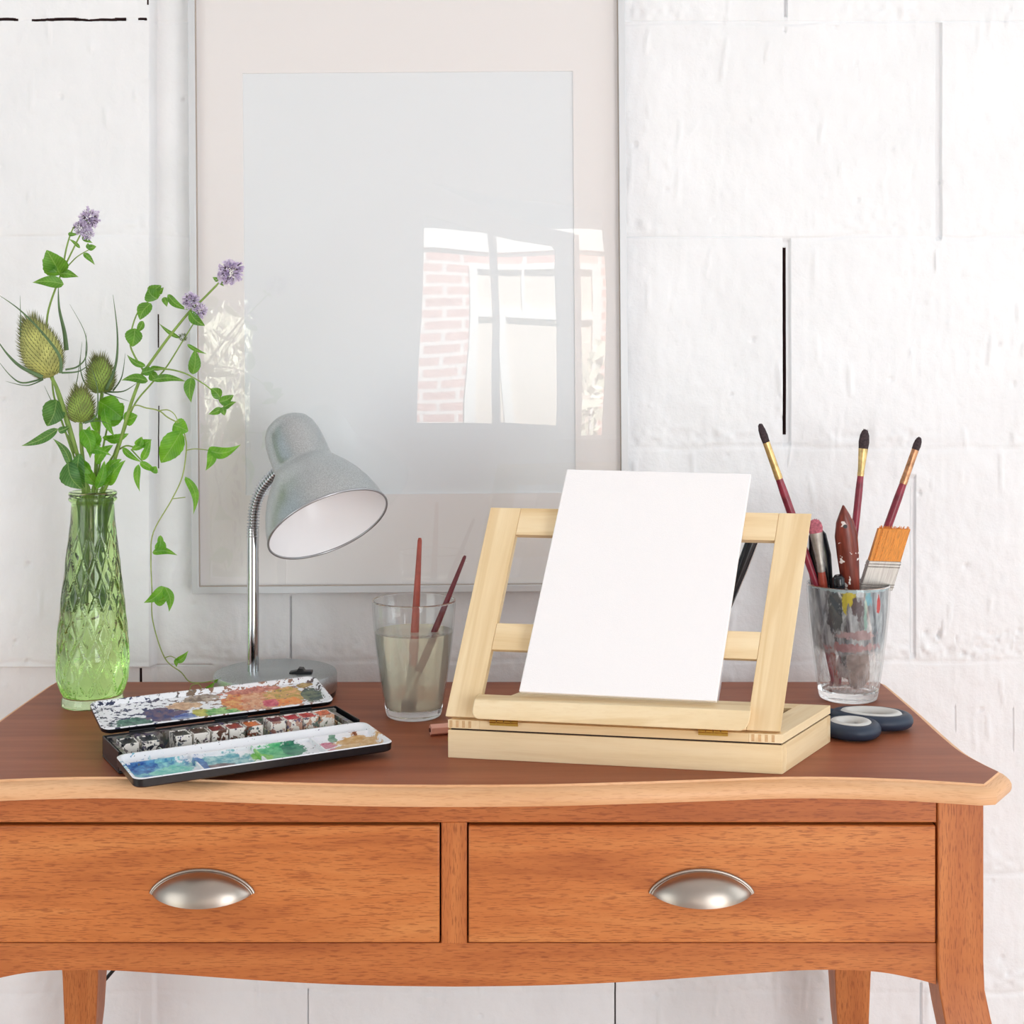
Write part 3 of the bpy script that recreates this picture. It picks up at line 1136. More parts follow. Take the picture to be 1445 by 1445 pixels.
# ------------------------------------------------------------------ framed picture
pic = thing('picture_frame', 'large silver framed picture with empty white mat hung on the wall', 'picture frame', (WX(575), 2.015, 1.5))
roll = R(.42)
PCX, PCZ = WX(575), WZ(420)


def fp(px, py, y):
    """point of the picture, rolled by its slight tilt"""
    dx, dz = (px - 577) * 2.0 / F, -(py - 420) * 2.0 / F
    c, s = math.cos(roll), math.sin(roll)
    return Vector(((577 - 722.5) * 2.0 / F + dx * c - dz * s, y, ZC - (420 - YH) * 2.0 / F + dx * s + dz * c))


FX0, FX1, FY0, FY1 = 268.5, 884.5, -60, 835.5
fb = MB()
bw = 9.5


def ring(o0, o1, y_front, y_back):
    (a, b, c, d), (e, f, g, h) = o0, o1
    outer = [(a, c), (b, c), (b, d), (a, d)]
    inner = [(e, g), (f, g), (f, h), (e, h)]
    m = MB()
    vs = [fp(x, y, y_front) for x, y in outer] + [fp(x, y, y_front) for x, y in inner] + [fp(x, y, y_back) for x, y in outer] + [fp(x, y, y_back) for x, y in inner]
    fs = []
    for i in range(4):
        j = (i + 1) % 4
        fs += [(i, j, 4 + j, 4 + i), (8 + j, 8 + i, 12 + i, 12 + j), (i, 8 + i, 8 + j, j), (4 + i, 4 + j, 12 + j, 12 + i)]
    return m.add(vs, fs)


build('frame', ring((FX0, FX1, FY0, FY1), (FX0 + bw, FX1 - bw, FY0 + bw, FY1 - bw), 1.996, 2.020), M['alu'], pic, smooth=0, bevel=.0006)
build('inner_edge_shade', ring((FX0 + bw - .5, FX1 - bw + .5, FY0 + bw - .5, FY1 - bw + .5), (FX0 + bw + 1.4, FX1 - bw - 1.4, FY0 + bw + 1.4, FY1 - bw - 1.4), 1.9995, 2.0025), plain('rebate_shadow_strip', srgb(176, 164, 154), .6), pic, smooth=0)  # added strip: shade on the frame's inner edge given as colour
IN = (343, 811, 100, 698)
mt = ring((FX0 + 2, FX1 - 2, FY0 + 2, FY1 - 2), IN, 2.0085, 2.0108)
mt.m = [1 if i % 4 == 3 else 0 for i in range(len(mt.f))]
build('mat_board', mt, [M['mat'], M['mat_core']], pic, smooth=0)
pp = MB()
pp.prism([fp(x, y, 2.0112) for x, y in ((FX0 + 2, FY0 + 2), (FX1 - 2, FY0 + 2), (FX1 - 2, FY1 - 2), (FX0 + 2, FY1 - 2))], (0, .004, 0))
build('sheet', pp, M['paper'], pic, smooth=0)
gp = MB().prism([fp(x, y, 2.003) for x, y in ((FX0 + 3, FY0 + 3), (FX1 - 3, FY0 + 3), (FX1 - 3, FY1 - 3), (FX0 + 3, FY1 - 3))], (0, .002, 0))
build('glass_pane', gp, M['pane'], pic, smooth=0)

# ------------------------------------------------------------------ desk lamp
LBX, LBY = -.3145, 1.886
lamp = thing('desk_lamp', 'silver gooseneck desk lamp with bell shade on the desk by the vase', 'lamp', (LBX, LBY, TZ))
build('foot_ring', MB().lathe([(0, 0), (.0785, 0), (.0795, .002), (.0795, .008), (.078, .009), (0, .009)], (LBX, LBY, TZ)), M['black_plastic'], lamp)
base = build('base', MB().lathe([(0, .008), (.0805, .008), (.0812, .0095), (.0812, .029), (.0800, .0318), (.0775, .0330), (0, .0335)], (LBX, LBY, TZ), n=96), M['silver'], lamp)
swp = P(425, 938, 1.868)
sw = MB()
sw.prism([(swp.x - .016, swp.y, TZ + .0333), (swp.x + .014, swp.y, TZ + .0333), (swp.x + .014, swp.y, TZ + .0365), (swp.x + .004, swp.y, TZ + .0365), (swp.x + .002, swp.y, TZ + .0400), (swp.x - .004, swp.y, TZ + .0405), (swp.x - .006, swp.y, TZ + .0370), (swp.x - .016, swp.y, TZ + .0350)], (0, .012, 0))
build('switch', sw, M['black_plastic'], lamp, smooth=0, bevel=.0006)
px_ = P(357, 946, LBY).x
ptop = P(357, 745, LBY)
build('pole', MB().tube([(px_, LBY, TZ + .031), (px_, LBY, ptop.z)], .0078, 24), M['chrome'], lamp)
gpath = spline([ptop - Vector((0, 0, .012)), ptop, P(359, 718, LBY - .002), P(366, 696, LBY - .006), P(377, 680, LBY - .012), P(390, 667, LBY - .018), P(402, 656, LBY - .024)], 14)
gn = MB()
dense, acc_ = [], 0
for i in range(len(gpath) - 1):
    for q in range(6):
        dense.append(lerp(gpath[i], gpath[i + 1], q / 6))
rad = []
s_len = 0
for i, p in enumerate(dense):
    if i:
        s_len += (p - dense[i - 1]).length
    rad.append(.0070 + .0014 * math.sin(s_len / .0042 * 2 * math.pi))
gn.tube(dense, rad, 20)
build('gooseneck', gn, M['chrome'], lamp, smooth=180)
d_ax = Vector((.408, -.464, -.786)).normalized()
rc = P(463, 739.5, 1.80)
ez = -d_ax
ex = ez.cross(Vector((0, 1, 0))).normalized()
ey = ez.cross(ex).normalized()
outer = [(.0795, 0), (.0790, .006), (.0765, .018), (.0715, .034), (.0645, .050), (.0565, .064), (.0480, .076), (.0425, .0835), (.0400, .087), (.0392, .090), (.0388, .100), (.0384, .118), (.0372, .132), (.0346, .144), (.0295, .1535), (.0215, .160), (.011, .1635), (0, .1645)]
inner = [(max(r - .0016, 0), h) for r, h in outer[1:-4]] + [(0, .140)]
sh = MB().lathe(outer[::-1] + [(.0800, -.0015), (.0790, -.0018), (.0782, 0)], rc, ex, ey, ez, n=96)
build('shade', sh, M['silver'], lamp, smooth=50)
rimp = [rc + ex * (.0795 * math.cos(2 * math.pi * i / 96)) + ey * (.0795 * math.sin(2 * math.pi * i / 96)) - ez * .0005 for i in range(96)]
build('rim', MB().loop_tube(rimp, .0015, 10, flat=(ez, 1.2)), M['rim_silver'], lamp, smooth=180)
si = MB().lathe([(.0783, .0002)] + inner, rc, ex, ey, ez, n=96)
shade_in = build('shade_lining', si, M['lamp_white'], lamp, smooth=50)
build('socket', MB().lathe([(0, .138), (.018, .138), (.018, .095), (.014, .093), (0, .093)], rc, ex, ey, ez, n=32), M['lamp_white'], lamp)
cord = spline([(LBX + .0, LBY + .079, TZ + .012), (LBX - .01, 1.992, TZ + .004), (LBX - .03, 1.998, TZ - .08), (-.43, 1.995, .52), (-.535, 1.992, .38), (-.568, 1.99, .340), (-.590, 1.985, .314), (-.60, 1.98, .25), (-.61, 1.98, .02)], 10)
tag(build('power_cord', MB().tube(cord, .0026, 10), M['black_plastic']), 'black power cord hanging behind the left rear desk leg', 'cord')

# ------------------------------------------------------------------ green vase
VX, VY = -.5457, 1.845
vase = thing('glass_vase', 'tall green glass vase with diamond relief holding wildflowers', 'vase', (VX, VY, TZ))


def vr(h):
    pts = [(0, .0395), (.006, .0395), (.012, .0375), (.020, .0405), (.035, .0445), (.060, .0455), (.09, .0435), (.13, .0395), (.18, .0338), (.22, .0300), (.245, .0278), (.262, .0270), (.28, .0272)]
    for (a, ra), (b, rb) in zip(pts, pts[1:]):
        if h <= b:
            t = (h - a) / (b - a)
            t = t * t * (3 - 2 * t) * .4 + t * .6
            return ra + (rb - ra) * t
    return .0272


def relief(a, h):
    if h < .014 or h > .235:
        return 0
    k = 13
    p = h / .235
    s = (h - .014) / .052
    u, w = a * k / (2 * math.pi) + s, a * k / (2 * math.pi) - s
    du, dw = abs(u - round(u)), abs(w - round(w))
    g = min(du, dw)
    f = min(1, max(0, (.235 - h) / .05)) * min(1, (h - .014) / .01)
    return f * (.0026 * min(1, g / .13) - .0014)


hs = [0, .002, .006, .010, .012, .014] + [.016 + .0016 * i for i in range(138)] + [.238, .245, .252, .258, .2615]
prof = [(0, .0008), (.03, .0004)] + [(vr(h), h) for h in hs] + [(.0290, .2635), (.0306, .2655), (.0308, .2675), (.0296, .2692), (.0294, .2702), (.0306, .2718), (.0308, .2738), (.0298, .2760), (.0278, .2768), (.0256, .2755), (.0246, .268)]
inn = [(max(vr(h) - .0034, .002), h) for h in (.255, .235, .21, .18, .15, .12, .09, .06, .035, .024, .018)] + [(.030, .013), (.016, .0115), (0, .011)]
vm = MB().lathe(prof, (VX, VY, TZ), n=176, fr=relief)
vm2 = MB().lathe([(.0246, .268)] + inn, (VX, VY, TZ), n=64)
# outer skin and inner skin are one closed glass body
no_ = len(vm.v)
vm.add(vm2.v, vm2.f)
body = build('body', vm, M['green_glass'], vase, smooth=60)
bmx = bmesh.new()
bmx.from_mesh(body.data)
bmesh.ops.recalc_face_normals(bmx, faces=bmx.faces)
bmx.to_mesh(body.data)
bmx.free()


# ------------------------------------------------------------------ wild flowers
def vp(px, py, dy=0.0):
    return P(px, py, VY + dy)


def Z1(x, y):
    return x / 4.014, 270 + y / 4.014


def Z2(x, y):
    return x / 3.4417, 600 + y / 3.4417


def Z8(x, y):
    return 150 + x / 5.781, 370 + y / 5.781


def leaf(mb, a, b, w, dy=0.0, bend=.15, curl=.2, kind='oval', dz=0.0, fold=.25, side=0.0):
    """leaf from pixel a to pixel b (w pixels wide) at the vase's depth + dy; bends sideways (bend) and out of plane (curl)"""
    A, B = vp(*a, dy), vp(*b, dy + dz)
    ax = B - A
    L = ax.length
    pxm = VY / F
    t_ = ax.normalized()
    view = Vector((0, -1, .12))
    s_ = t_.cross(view).normalized()
    nrm = s_.cross(t_).normalized()
    W = w * pxm / 2
    nl, nw = 14, 6
    vs, gr = [], []
    gid = random.random() * 5
    for i in range(nl + 1):
        t = i / nl
        if kind == 'oval':
            wd = math.sin(math.pi * min(t ** .75, 1)) ** .8 * (1 + .05 * (i % 2))
        elif kind == 'lance':
            wd = math.sin(math.pi * t ** .6) ** 1.0
        elif kind == 'arrow':
            wd = (1 - t) ** .75 * (1.0 if t > .02 else .85)
        else:
            wd = math.sin(math.pi * t ** .55)
        wd = max(wd, .02)
        c = A + ax * t + s_ * (bend * L * math.sin(math.pi * t) * .5) + nrm * (curl * L * math.sin(math.pi * t * .9) * .5)
        for j in range(nw + 1):
            u = j / nw * 2 - 1
            gr.append((u * W * wd, t * L, gid))
            back = -.16 * L * abs(u) if kind == 'arrow' and i == 0 else 0
            vs.append(c + s_ * (u * W * wd) + nrm * (abs(u) * W * wd * fold + side * u * W * wd) + t_ * back)
    fs = [(i * (nw + 1) + j, i * (nw + 1) + j + 1, (i + 1) * (nw + 1) + j + 1, (i + 1) * (nw + 1) + j) for i in range(nl) for j in range(nw)]
    mb.add(vs, fs, 0, gr)


def stemtube(mb, pts, r0, r1, n=8):
    path = spline(pts, 6)
    m = len(path)
    mb.tube(path, [lerp(r0, r1, i / (m - 1)) for i in range(m)], n)


def bract(mb, pts, w=.0018, dy=0.0, dz=0.0):
    path = spline([vp(*p, dy + dz * i / max(1, len(pts) - 1)) for i, p in enumerate(pts)], 7)
    m = len(path)
    mb.tube(path, [w * (1 - .93 * (i / (m - 1)) ** 1.4) for i in range(m)], 8, flat=((0, -1, .3), .35))


def teasel(label, tip, basep, wpx, dy, stem_pts, bracts, mat_head, nspike, seed, group):
    rs = random.Random(seed)
    A, B = vp(*basep, dy), vp(*tip, dy)
    root = thing('teasel', label, 'teasel', vp(*stem_pts[-1][:2], 0), 0, group)
    ezz = (B - A)
    L = ezz.length
    ezz.normalize()
    exx = ezz.cross(Vector((0, 1, 0))).normalized()
    eyy = ezz.cross(exx)
    rmax = wpx / 2 * VY / F * .86
    def rad_(t):
        return rmax * (math.sin(math.pi * min(1, max(0, t * .93 + .035)) ** .78)) ** .72
    hm = MB().lathe([(0, 0)] + [(rad_(i / 24), L * i / 24) for i in range(1, 24)] + [(0, L)], A, exx, eyy, ezz, n=40)
    build('seed_head', hm, mat_head, root, smooth=180)
    sp_ = MB()
    for k in range(nspike):
        t = (k + .5) / nspike * .96 + .02
        a = k * 2.39996
        r = rad_(t)
        dirn = exx * math.cos(a) + eyy * math.sin(a)
        p = A + ezz * (L * t) + dirn * (r * .96)
        d = (dirn * (1 - .55 * t) + ezz * (.35 + .9 * t)).normalized()
        ln = rs.uniform(.0065, .0100) * (1 + .9 * max(0, t - .75) * 4 * .5)
        q = d.cross(ezz).normalized() * .0007
        w_ = d.cross(q).normalized() * .0007
        sp_.add([p + q, p - q * .5 + w_, p - q * .5 - w_, p + d * ln], [(0, 1, 3), (1, 2, 3), (2, 0, 3)])
    build('spikes', sp_, M['spike'], root, smooth=0)
    bm2 = MB()
    for (pts, w, d1, d2) in bracts:
        bract(bm2, pts, w, dy + d1, d2)
    build('bracts', bm2, M['bract'], root, smooth=180)
    sm = MB()
    pts = [vp(p[0], p[1], p[2]) for p in stem_pts]
    stemtube(sm, pts, .0024, .0030)
    # small prickles down the stem
    build('stem', sm, M['stem'], root, smooth=180)
    return root


TG = 'teasels in the green vase'
teasel('largest and leftmost spiky teasel head in the green vase', Z1(160, 715), Z1(290, 1055), 62, -.03,
       [(72.5, 532, -.03), (82, 552, -.03), (93, 585, -.025), (106, 630, -.02), (118, 678, -.01), (126, 700, -.004), (133, 790, .006), (138, 860, .014)],
       [([Z1(245, 1060), Z1(130, 1085), Z1(60, 1045), Z1(-10, 960)], .0014, -.01, .0), ([Z1(240, 1052), Z1(120, 995), Z1(40, 920), Z1(-20, 835)], .0026, -.02, -.02),
        ([Z1(245, 1066), Z1(150, 1100), Z1(30, 1075)], .0011, .0, .02), ([Z1(345, 1030), Z1(335, 930), Z1(235, 795), Z1(110, 670), Z1(-10, 585)], .0022, -.036, .0),
        ([Z1(350, 1028), Z1(450, 1018), Z1(530, 960)], .0013, -.01, 0), ([Z1(370, 1010), Z1(440, 992), Z1(488, 930), Z1(480, 800), Z1(395, 640)], .0013, .0, .02),
        ([Z1(150, 930), Z1(118, 820), Z1(116, 700), Z1(114, 590)], .0012, -.01, .0), ([Z1(376, 900), Z1(365, 800), Z1(335, 660), Z1(330, 530)], .0032, .02, .01)],
       M['teasel'], 560, 1, TG)
teasel('middle spiky teasel head, upper one of the two small ones in the vase', Z1(560, 935), Z1(578, 1145), 43, .02,
       [(144, 555, .02), (141, 580, .018), (138, 620, .012), (134, 680, .006), (131, 700, .004), (126, 800, 0), (124, 850, -.01)],
       [([Z1(600, 1125), Z1(655, 985), Z1(665, 810), Z1(640, 585)], .0022, -.015, 0), ([Z1(590, 1135), Z1(700, 1132), Z1(785, 1078)], .0013, .0, 0), ([Z1(590, 1140), Z1(660, 1165), Z1(735, 1190)], .001, .01, .01),
        ([Z1(640, 1130), Z1(690, 1050), Z1(710, 915)], .0012, .01, .01), ([Z1(560, 1140), Z1(490, 1100), Z1(455, 1000), Z1(465, 850)], .0013, .01, .01), ([Z1(560, 1140), Z1(490, 1010), Z1(490, 800)], .0012, .02, .01)],
       M['teasel_green'], 360, 2, TG)
teasel('smallest and lowest spiky teasel head in the green vase', Z1(455, 1112), Z1(458, 1312), 40, -.02,
       [(114, 597, -.02), (115, 630, -.018), (120, 675, -.010), (122, 700, -.008), (130, 800, .004), (136, 840, .01)],
       [([Z1(480, 1312), Z1(545, 1270), Z1(552, 1120), Z1(515, 990)], .0016, -.012, 0), ([Z1(430, 1300), Z1(330, 1250), Z1(250, 1100)], .0013, .0, .0), ([Z1(470, 1312), Z1(560, 1300), Z1(620, 1320)], .001, .0, .0), ([Z1(430, 1300), Z1(420, 1150), Z1(440, 1050), Z1(465, 860)], .0012, .012, .01)],
       M['teasel_green'], 340, 3, TG)


def flower_head(c, rpx, dirv, seed, root, squash=1.0, lilac=.7):
    rs = random.Random(seed)
    r = rpx * VY / F
    m = MB()
    dirv = Vector(dirv).normalized()
    for k in range(int(240 * (rpx / 15) + 60)):
        d = Vector((rs.gauss(0, 1), rs.gauss(0, 1), rs.gauss(0, 1))).normalized()
        p = c + (d + dirv * d.dot(dirv) * (squash - 1)) * r * rs.uniform(.45, .72)
        q = (d + Vector((rs.uniform(-.5, .5), rs.uniform(-.5, .5), rs.uniform(-.5, .5)))).normalized()
        lil = rs.random() < lilac
        ln = r * rs.uniform(.30, .55) if lil else r * rs.uniform(.22, .4)
        wd = ln * (.28 if lil else .3)
        s1 = q.orthogonal().normalized()
        s2 = q.cross(s1)
        if lil:
            # small flaring corolla
            vs = [p] + [p + q * ln + (s1 * math.cos(a) + s2 * math.sin(a)) * wd for a in (0, 1.57, 3.14, 4.71)]
            m.add(vs, [(0, 1, 2), (0, 2, 3), (0, 3, 4), (0, 4, 1)], 2 if rs.random() < .4 else 0)
            if rs.random() < .6:
                e = p + q * ln * 1.5 + s1 * wd * rs.uniform(-.5, .5)
                m.tube([p + q * ln * .5, e], [.00022, .00018], 3, mat=2)
        else:
            vs = [p + s1 * wd * .5, p - s1 * wd * .25 + s2 * wd * .45, p - s1 * wd * .25 - s2 * wd * .45, p + q * ln]
            m.add(vs, [(0, 1, 3), (1, 2, 3), (2, 0, 3)], 1)
    return build('flower_head', m, [M['petal'], M['calyx'], M['petal_pale']], root, smooth=0)


MG = 'flowering mint stems in the green vase'
# --- mint sprig, tall on the left
mint = thing('mint_sprig', 'tall mint sprig with lilac flowers rising highest on the left of the vase', 'mint sprig', vp(130, 690, 0), 0, MG)
sm = MB()
stemtube(sm, [vp(113, 332, -.005), vp(103, 352, -.005), vp(91, 377, -.005), vp(83, 395, .0), vp(67, 445, .005), vp(68, 500, .01), vp(82, 560, .012), vp(104, 630, .012), vp(122, 680, .008), vp(126, 705, .006), vp(122, 830, -.008)], .0010, .0020)
stemtube(sm, [vp(88, 382, -.005), vp(95, 345, -.004), vp(106, 318, -.002), vp(124, 310, 0)], .0013, .0007)
stemtube(sm, [vp(92, 380, -.005), vp(108, 363, -.01), vp(126, 352, -.012)], .0009, .0006)
build('stem', sm, M['stem'], mint, smooth=180)
lf = MB()
leaf(lf, (85, 388), (66, 352), 34, -.010, .1, .3, 'oval', -.02)
leaf(lf, (80, 384), (60, 366), 14, -.020, .0, .2, 'oval')
leaf(lf, (84, 386), (111, 391), 13, -.012, -.1, .2, 'lance')
leaf(lf, (90, 401), (46, 399), 17, -.014, .1, .25, 'lance', -.01)
leaf(lf, (96, 330), (110, 331), 6, -.006, .1, .2, 'lance')
leaf(lf, (116, 334), (131, 343), 7, -.004, .1, .2, 'lance')
leaf(lf, (113, 350), (97, 337), 5, -.004, .1, .1, 'lance')
leaf(lf, (124, 350), (136, 348), 9, -.012, .1, .2, 'oval')
leaf(lf, (118, 357), (134, 374), 8, -.012, -.1, .2, 'lance')
leaf(lf, (126, 352), (124, 343), 6, -.012, -.1, .2, 'oval')
build('foliage', lf, M['leaf'], mint, smooth=180)
flower_head(vp(126, 309, 0), 14.5, (.4, 0, 1), 1, mint, 1.0, .52)
flower_head(vp(112, 322, -.002), 9.5, (.2, 0, 1), 2, mint, 1.0, .35)
flower_head(vp(123, 330, -.004), 8.5, (.2, 0, 1), 3, mint, 1.0, .58)

# --- mint sprig, long arching to the right
mint2 = thing('mint_sprig', 'long mint sprig arching right towards the picture frame, lilac flower at its end', 'mint sprig', vp(132, 690, 0), 0, MG)
sm = MB()
stemtube(sm, [vp(312, 396, -.02), vp(*Z8(760, 330), -.02), vp(*Z8(675, 408), -.02), vp(*Z8(500, 625), -.018), vp(*Z8(345, 840), -.015), vp(*Z8(290, 920), -.014), vp(*Z8(195, 1175), -.012), vp(*Z8(120, 1440), -.01), vp(152, 680, -.004), vp(143, 705, .0), vp(128, 800, .006), vp(120, 860, .012)], .0013, .0030)
stemtube(sm, [vp(*Z8(740, 455), 0), vp(*Z8(625, 640), 0), vp(*Z8(480, 870), .004), vp(*Z8(360, 1000), .006), vp(*Z8(215, 1190), .006), vp(165, 640, .006), vp(143, 690, .008), vp(140, 710, .008), vp(136, 780, .0)], .0008, .0016)
stemtube(sm, [vp(*Z8(440, 268), -.01), vp(*Z8(345, 320), -.012), vp(*Z8(265, 395), -.014), vp(*Z8(215, 520), -.015), vp(*Z8(195, 660), -.015), vp(*Z8(225, 755), -.015), vp(*Z8(300, 880), -.014)], .0007, .0013)
stemtube(sm, [vp(*Z8(370, 880), -.014), vp(*Z8(480, 872), -.02), vp(*Z8(590, 890), -.024), vp(*Z8(690, 930), -.026), vp(*Z8(850, 1035), -.028), vp(*Z8(950, 1170), -.028)], .0012, .0007)
build('stem', sm, M['stem'], mint2, smooth=180)
lf = MB()
leaf(lf, Z8(420, 300), Z8(345, 215), 22, -.018, -.3, .3, 'oval')
leaf(lf, Z8(365, 290), Z8(450, 190), 18, -.012, -.2, .3, 'oval')
leaf(lf, Z8(365, 335), Z8(275, 470), 19, -.022, .15, .3, 'oval')
leaf(lf, Z8(300, 480), Z8(250, 570), 10, -.016, -.2, .2, 'oval')
leaf(lf, Z8(235, 540), Z8(215, 690), 24, -.025, -.1, .3, 'oval')
leaf(lf, Z8(470, 285), Z8(495, 365), 9, -.012, -.1, .2, 'lance')
leaf(lf, Z8(430, 260), Z8(470, 205), 8, -.012, -.1, .2, 'lance')
leaf(lf, Z8(500, 265), Z8(670, 390), 11, -.020, .2, .2, 'lance')
leaf(lf, Z8(680, 400), Z8(805, 520), 14, -.028, .2, .3, 'oval')
leaf(lf, Z8(320, 850), Z8(170, 755), 9, -.02, -.2, .2, 'lance')
leaf(lf, Z8(360, 860), Z8(495, 862), 7, -.008, .1, .1, 'lance')
leaf(lf, Z8(340, 970), Z8(125, 965), 13, -.016, .2, .2, 'lance')
leaf(lf, Z8(380, 960), Z8(655, 975), 11, -.018, -.15, .2, 'lance')
leaf(lf, Z8(290, 900), Z8(400, 870), 12, -.02, .1, .2, 'oval')
leaf(lf, Z8(360, 900), Z8(430, 960), 14, -.014, .2, .2, 'oval')
leaf(lf, Z8(600, 620), Z8(430, 498), 6, -.002, -.1, .1, 'lance')
leaf(lf, Z8(660, 670), Z8(820, 748), 6, -.002, .1, .1, 'lance')
leaf(lf, Z8(705, 915), Z8(725, 715), 17, -.028, .15, .2, 'oval')
leaf(lf, Z8(695, 940), Z8(695, 1145), 16, -.026, .12, .2, 'lance')
leaf(lf, Z8(930, 1110), Z8(855, 1030), 15, -.03, .2, .25, 'oval')
leaf(lf, Z8(920, 1140), Z8(1040, 1085), 13, -.03, .2, .25, 'oval')
leaf(lf, Z8(955, 1190), Z8(1062, 1140), 10, -.03, -.1, .25, 'lance')
leaf(lf, Z8(945, 1195), Z8(835, 1240), 10, -.03, -.1, .25, 'lance')
leaf(lf, Z8(950, 1180), Z8(965, 1250), 9, -.032, .0, .2, 'oval')
leaf(lf, (308, 397), (300, 391), 6, -.02, .1, .2, 'lance')
leaf(lf, (311, 397), (316, 404), 5, -.02, .1, .2, 'lance')
build('foliage', lf, M['leaf'], mint2, smooth=180)
flower_head(vp(325, 384, -.02), 17, (.6, 0, .5), 4, mint2, 1.15, .56)
flower_head(vp(*Z8(685, 315), -.022), 11.5, (.4, 0, .8), 5, mint2, 1.0, .52)
flower_head(vp(*Z8(765, 392), -.024), 10.5, (.4, 0, .8), 6, mint2, 1.0, .42)
bd = flower_head(vp(*Z8(625, 612), 0), 7.5, (.4, 0, .8), 7, mint2, 1.0, .0)
bd.data.materials.clear()
bd.data.materials.append(M['bud'])
bd.data.materials.append(M['bud'])
bd.data.materials.append(M['bud'])
bd.name = 'flower_bud'

# --- leafy shoots crowding the mouth of the vase
shoot = thing('mint_sprig', 'short leafy mint shoot crowding the mouth of the vase on its left', 'mint sprig', vp(120, 690, -.01), 0, MG)
sm = MB()
stemtube(sm, [vp(*Z1(295, 1060), -.01), vp(*Z1(310, 1180), -.01), vp(96, 620, -.012), vp(112, 670, -.012), vp(118, 705, -.010), vp(128, 830, .004)], .0012, .0017)
stemtube(sm, [vp(82, 605, -.02), vp(96, 615, -.016), vp(105, 640, -.012)], .0008, .0012)
build('stem', sm, M['stem'], shoot, smooth=180)
lf = MB()
leaf(lf, Z1(320, 1180), Z1(270, 1330), 32, -.02, -.25, .3, 'oval')
leaf(lf, Z1(330, 1345), Z1(125, 1442), 14, -.03, -.15, .2, 'lance')
leaf(lf, Z1(330, 1360), Z1(400, 1330), 10, -.03, .1, .2, 'lance')
leaf(lf, Z2(345, 200), Z2(258, 65), 12, -.026, .25, .2, 'lance')
leaf(lf, Z2(330, 180), Z2(400, 310), 28, -.03, .2, .35, 'oval')
leaf(lf, Z2(360, 190), Z2(330, 290), 14, -.024, .2, .35, 'oval')
leaf(lf, (112, 640), (120, 690), 20, -.026, .15, .3, 'oval')
build('foliage', lf, M['leaf_dark'], shoot, smooth=180)

shoot2 = thing('mint_sprig', 'bushy bright green mint shoot in the middle of the vase mouth', 'mint sprig', vp(135, 690, .0), 0, MG)
sm = MB()
stemtube(sm, [vp(160, 560, .01), vp(152, 600, .008), vp(140, 660, .004), vp(136, 705, .002), vp(132, 840, 0)], .0011, .0018)
stemtube(sm, [vp(192, 632, -.01), vp(175, 630, -.008), vp(155, 650, -.004), vp(143, 690, -.002), vp(140, 708, -.002), vp(134, 800, -.004)], .0010, .0014)
stemtube(sm, [vp(221, 668, -.012), vp(205, 655, -.012), vp(185, 634, -.01)], .0007, .0010)
build('stem', sm, M['stem'], shoot2, smooth=180)
lf = MB()
leaf(lf, Z1(560, 1190), Z1(700, 1290), 34, .0, -.1, .3, 'oval')
leaf(lf, Z1(610, 1300), Z1(700, 1200), 30, .005, .1, .3, 'oval')
leaf(lf, Z1(700, 1290), Z1(780, 1270), 20, -.004, .2, .3, 'oval')
leaf(lf, Z1(590, 1230), Z1(650, 1390), 13, -.012, .1, .2, 'lance')
leaf(lf, Z1(545, 1445), Z1(520, 1350), 20, -.018, .1, .2, 'oval')
leaf(lf, Z1(470, 1445), Z1(510, 1330), 14, -.02, .1, .2, 'oval')
leaf(lf, Z1(580, 1395), Z1(720, 1390), 8, .0, .1, .2, 'lance')
leaf(lf, Z2(400, 20), Z2(440, 160), 20, -.032, -.35, .4, 'lance')
leaf(lf, Z2(420, 120), Z2(543, 148), 12, -.034, -.2, .3, 'lance')
leaf(lf, Z2(440, 60), Z2(490, 100), 16, -.01, .2, .3, 'oval')
leaf(lf, Z2(470, 290), Z2(410, 165), 18, -.012, -.2, .3, 'oval')
leaf(lf, Z2(470, 290), Z2(560, 200), 14, -.014, .2, .3, 'lance')
leaf(lf, Z2(520, 290), Z2(612, 170), 20, -.012, -.1, .3, 'lance')
leaf(lf, Z2(595, 110), Z2(690, 180), 9, -.014, .1, .2, 'lance')
leaf(lf, Z2(680, 180), Z2(770, 230), 10, -.018, .0, .2, 'lance')
leaf(lf, Z2(690, 170), Z2(735, 70), 11, -.016, .1, .2, 'lance')
leaf(lf, Z2(680, 100), Z2(690, 55), 9, -.016, .1, .2, 'lance')
leaf(lf, Z2(672, 190), Z2(680, 322), 10, -.02, .1, .2, 'lance')
leaf(lf, Z2(740, 230), Z2(760, 200), 12, -.02, .1, .2, 'oval')
leaf(lf, Z1(780, 1445), Z1(800, 1390), 12, -.014, .1, .2, 'lance')
leaf(lf, Z1(800, 1440), Z1(860, 1405), 14, -.014, .1, .2, 'lance')
for (a, b, w, dy, bd_) in [((150, 600), (176, 572), 20, .012, .2), ((141, 640), (112, 622), 15, -.022, .2), ((136, 655), (160, 628), 15, -.016, -.2), ((150, 620), (182, 612), 13, -.006, .2), ((138, 610), (128, 580), 12, .004, .1),
                           ((128, 668), (106, 650), 14, -.022, .2), ((150, 668), (172, 648), 13, -.012, -.2), ((186, 634), (212, 622), 9, -.012, .1), ((160, 585), (150, 560), 16, .014, .1), ((136, 690), (148, 650), 13, -.02, .2)]:
    leaf(lf, a, b, w, dy, bd_, .25, 'oval')
build('foliage', lf, M['leaf_bright'], shoot2, smooth=180)

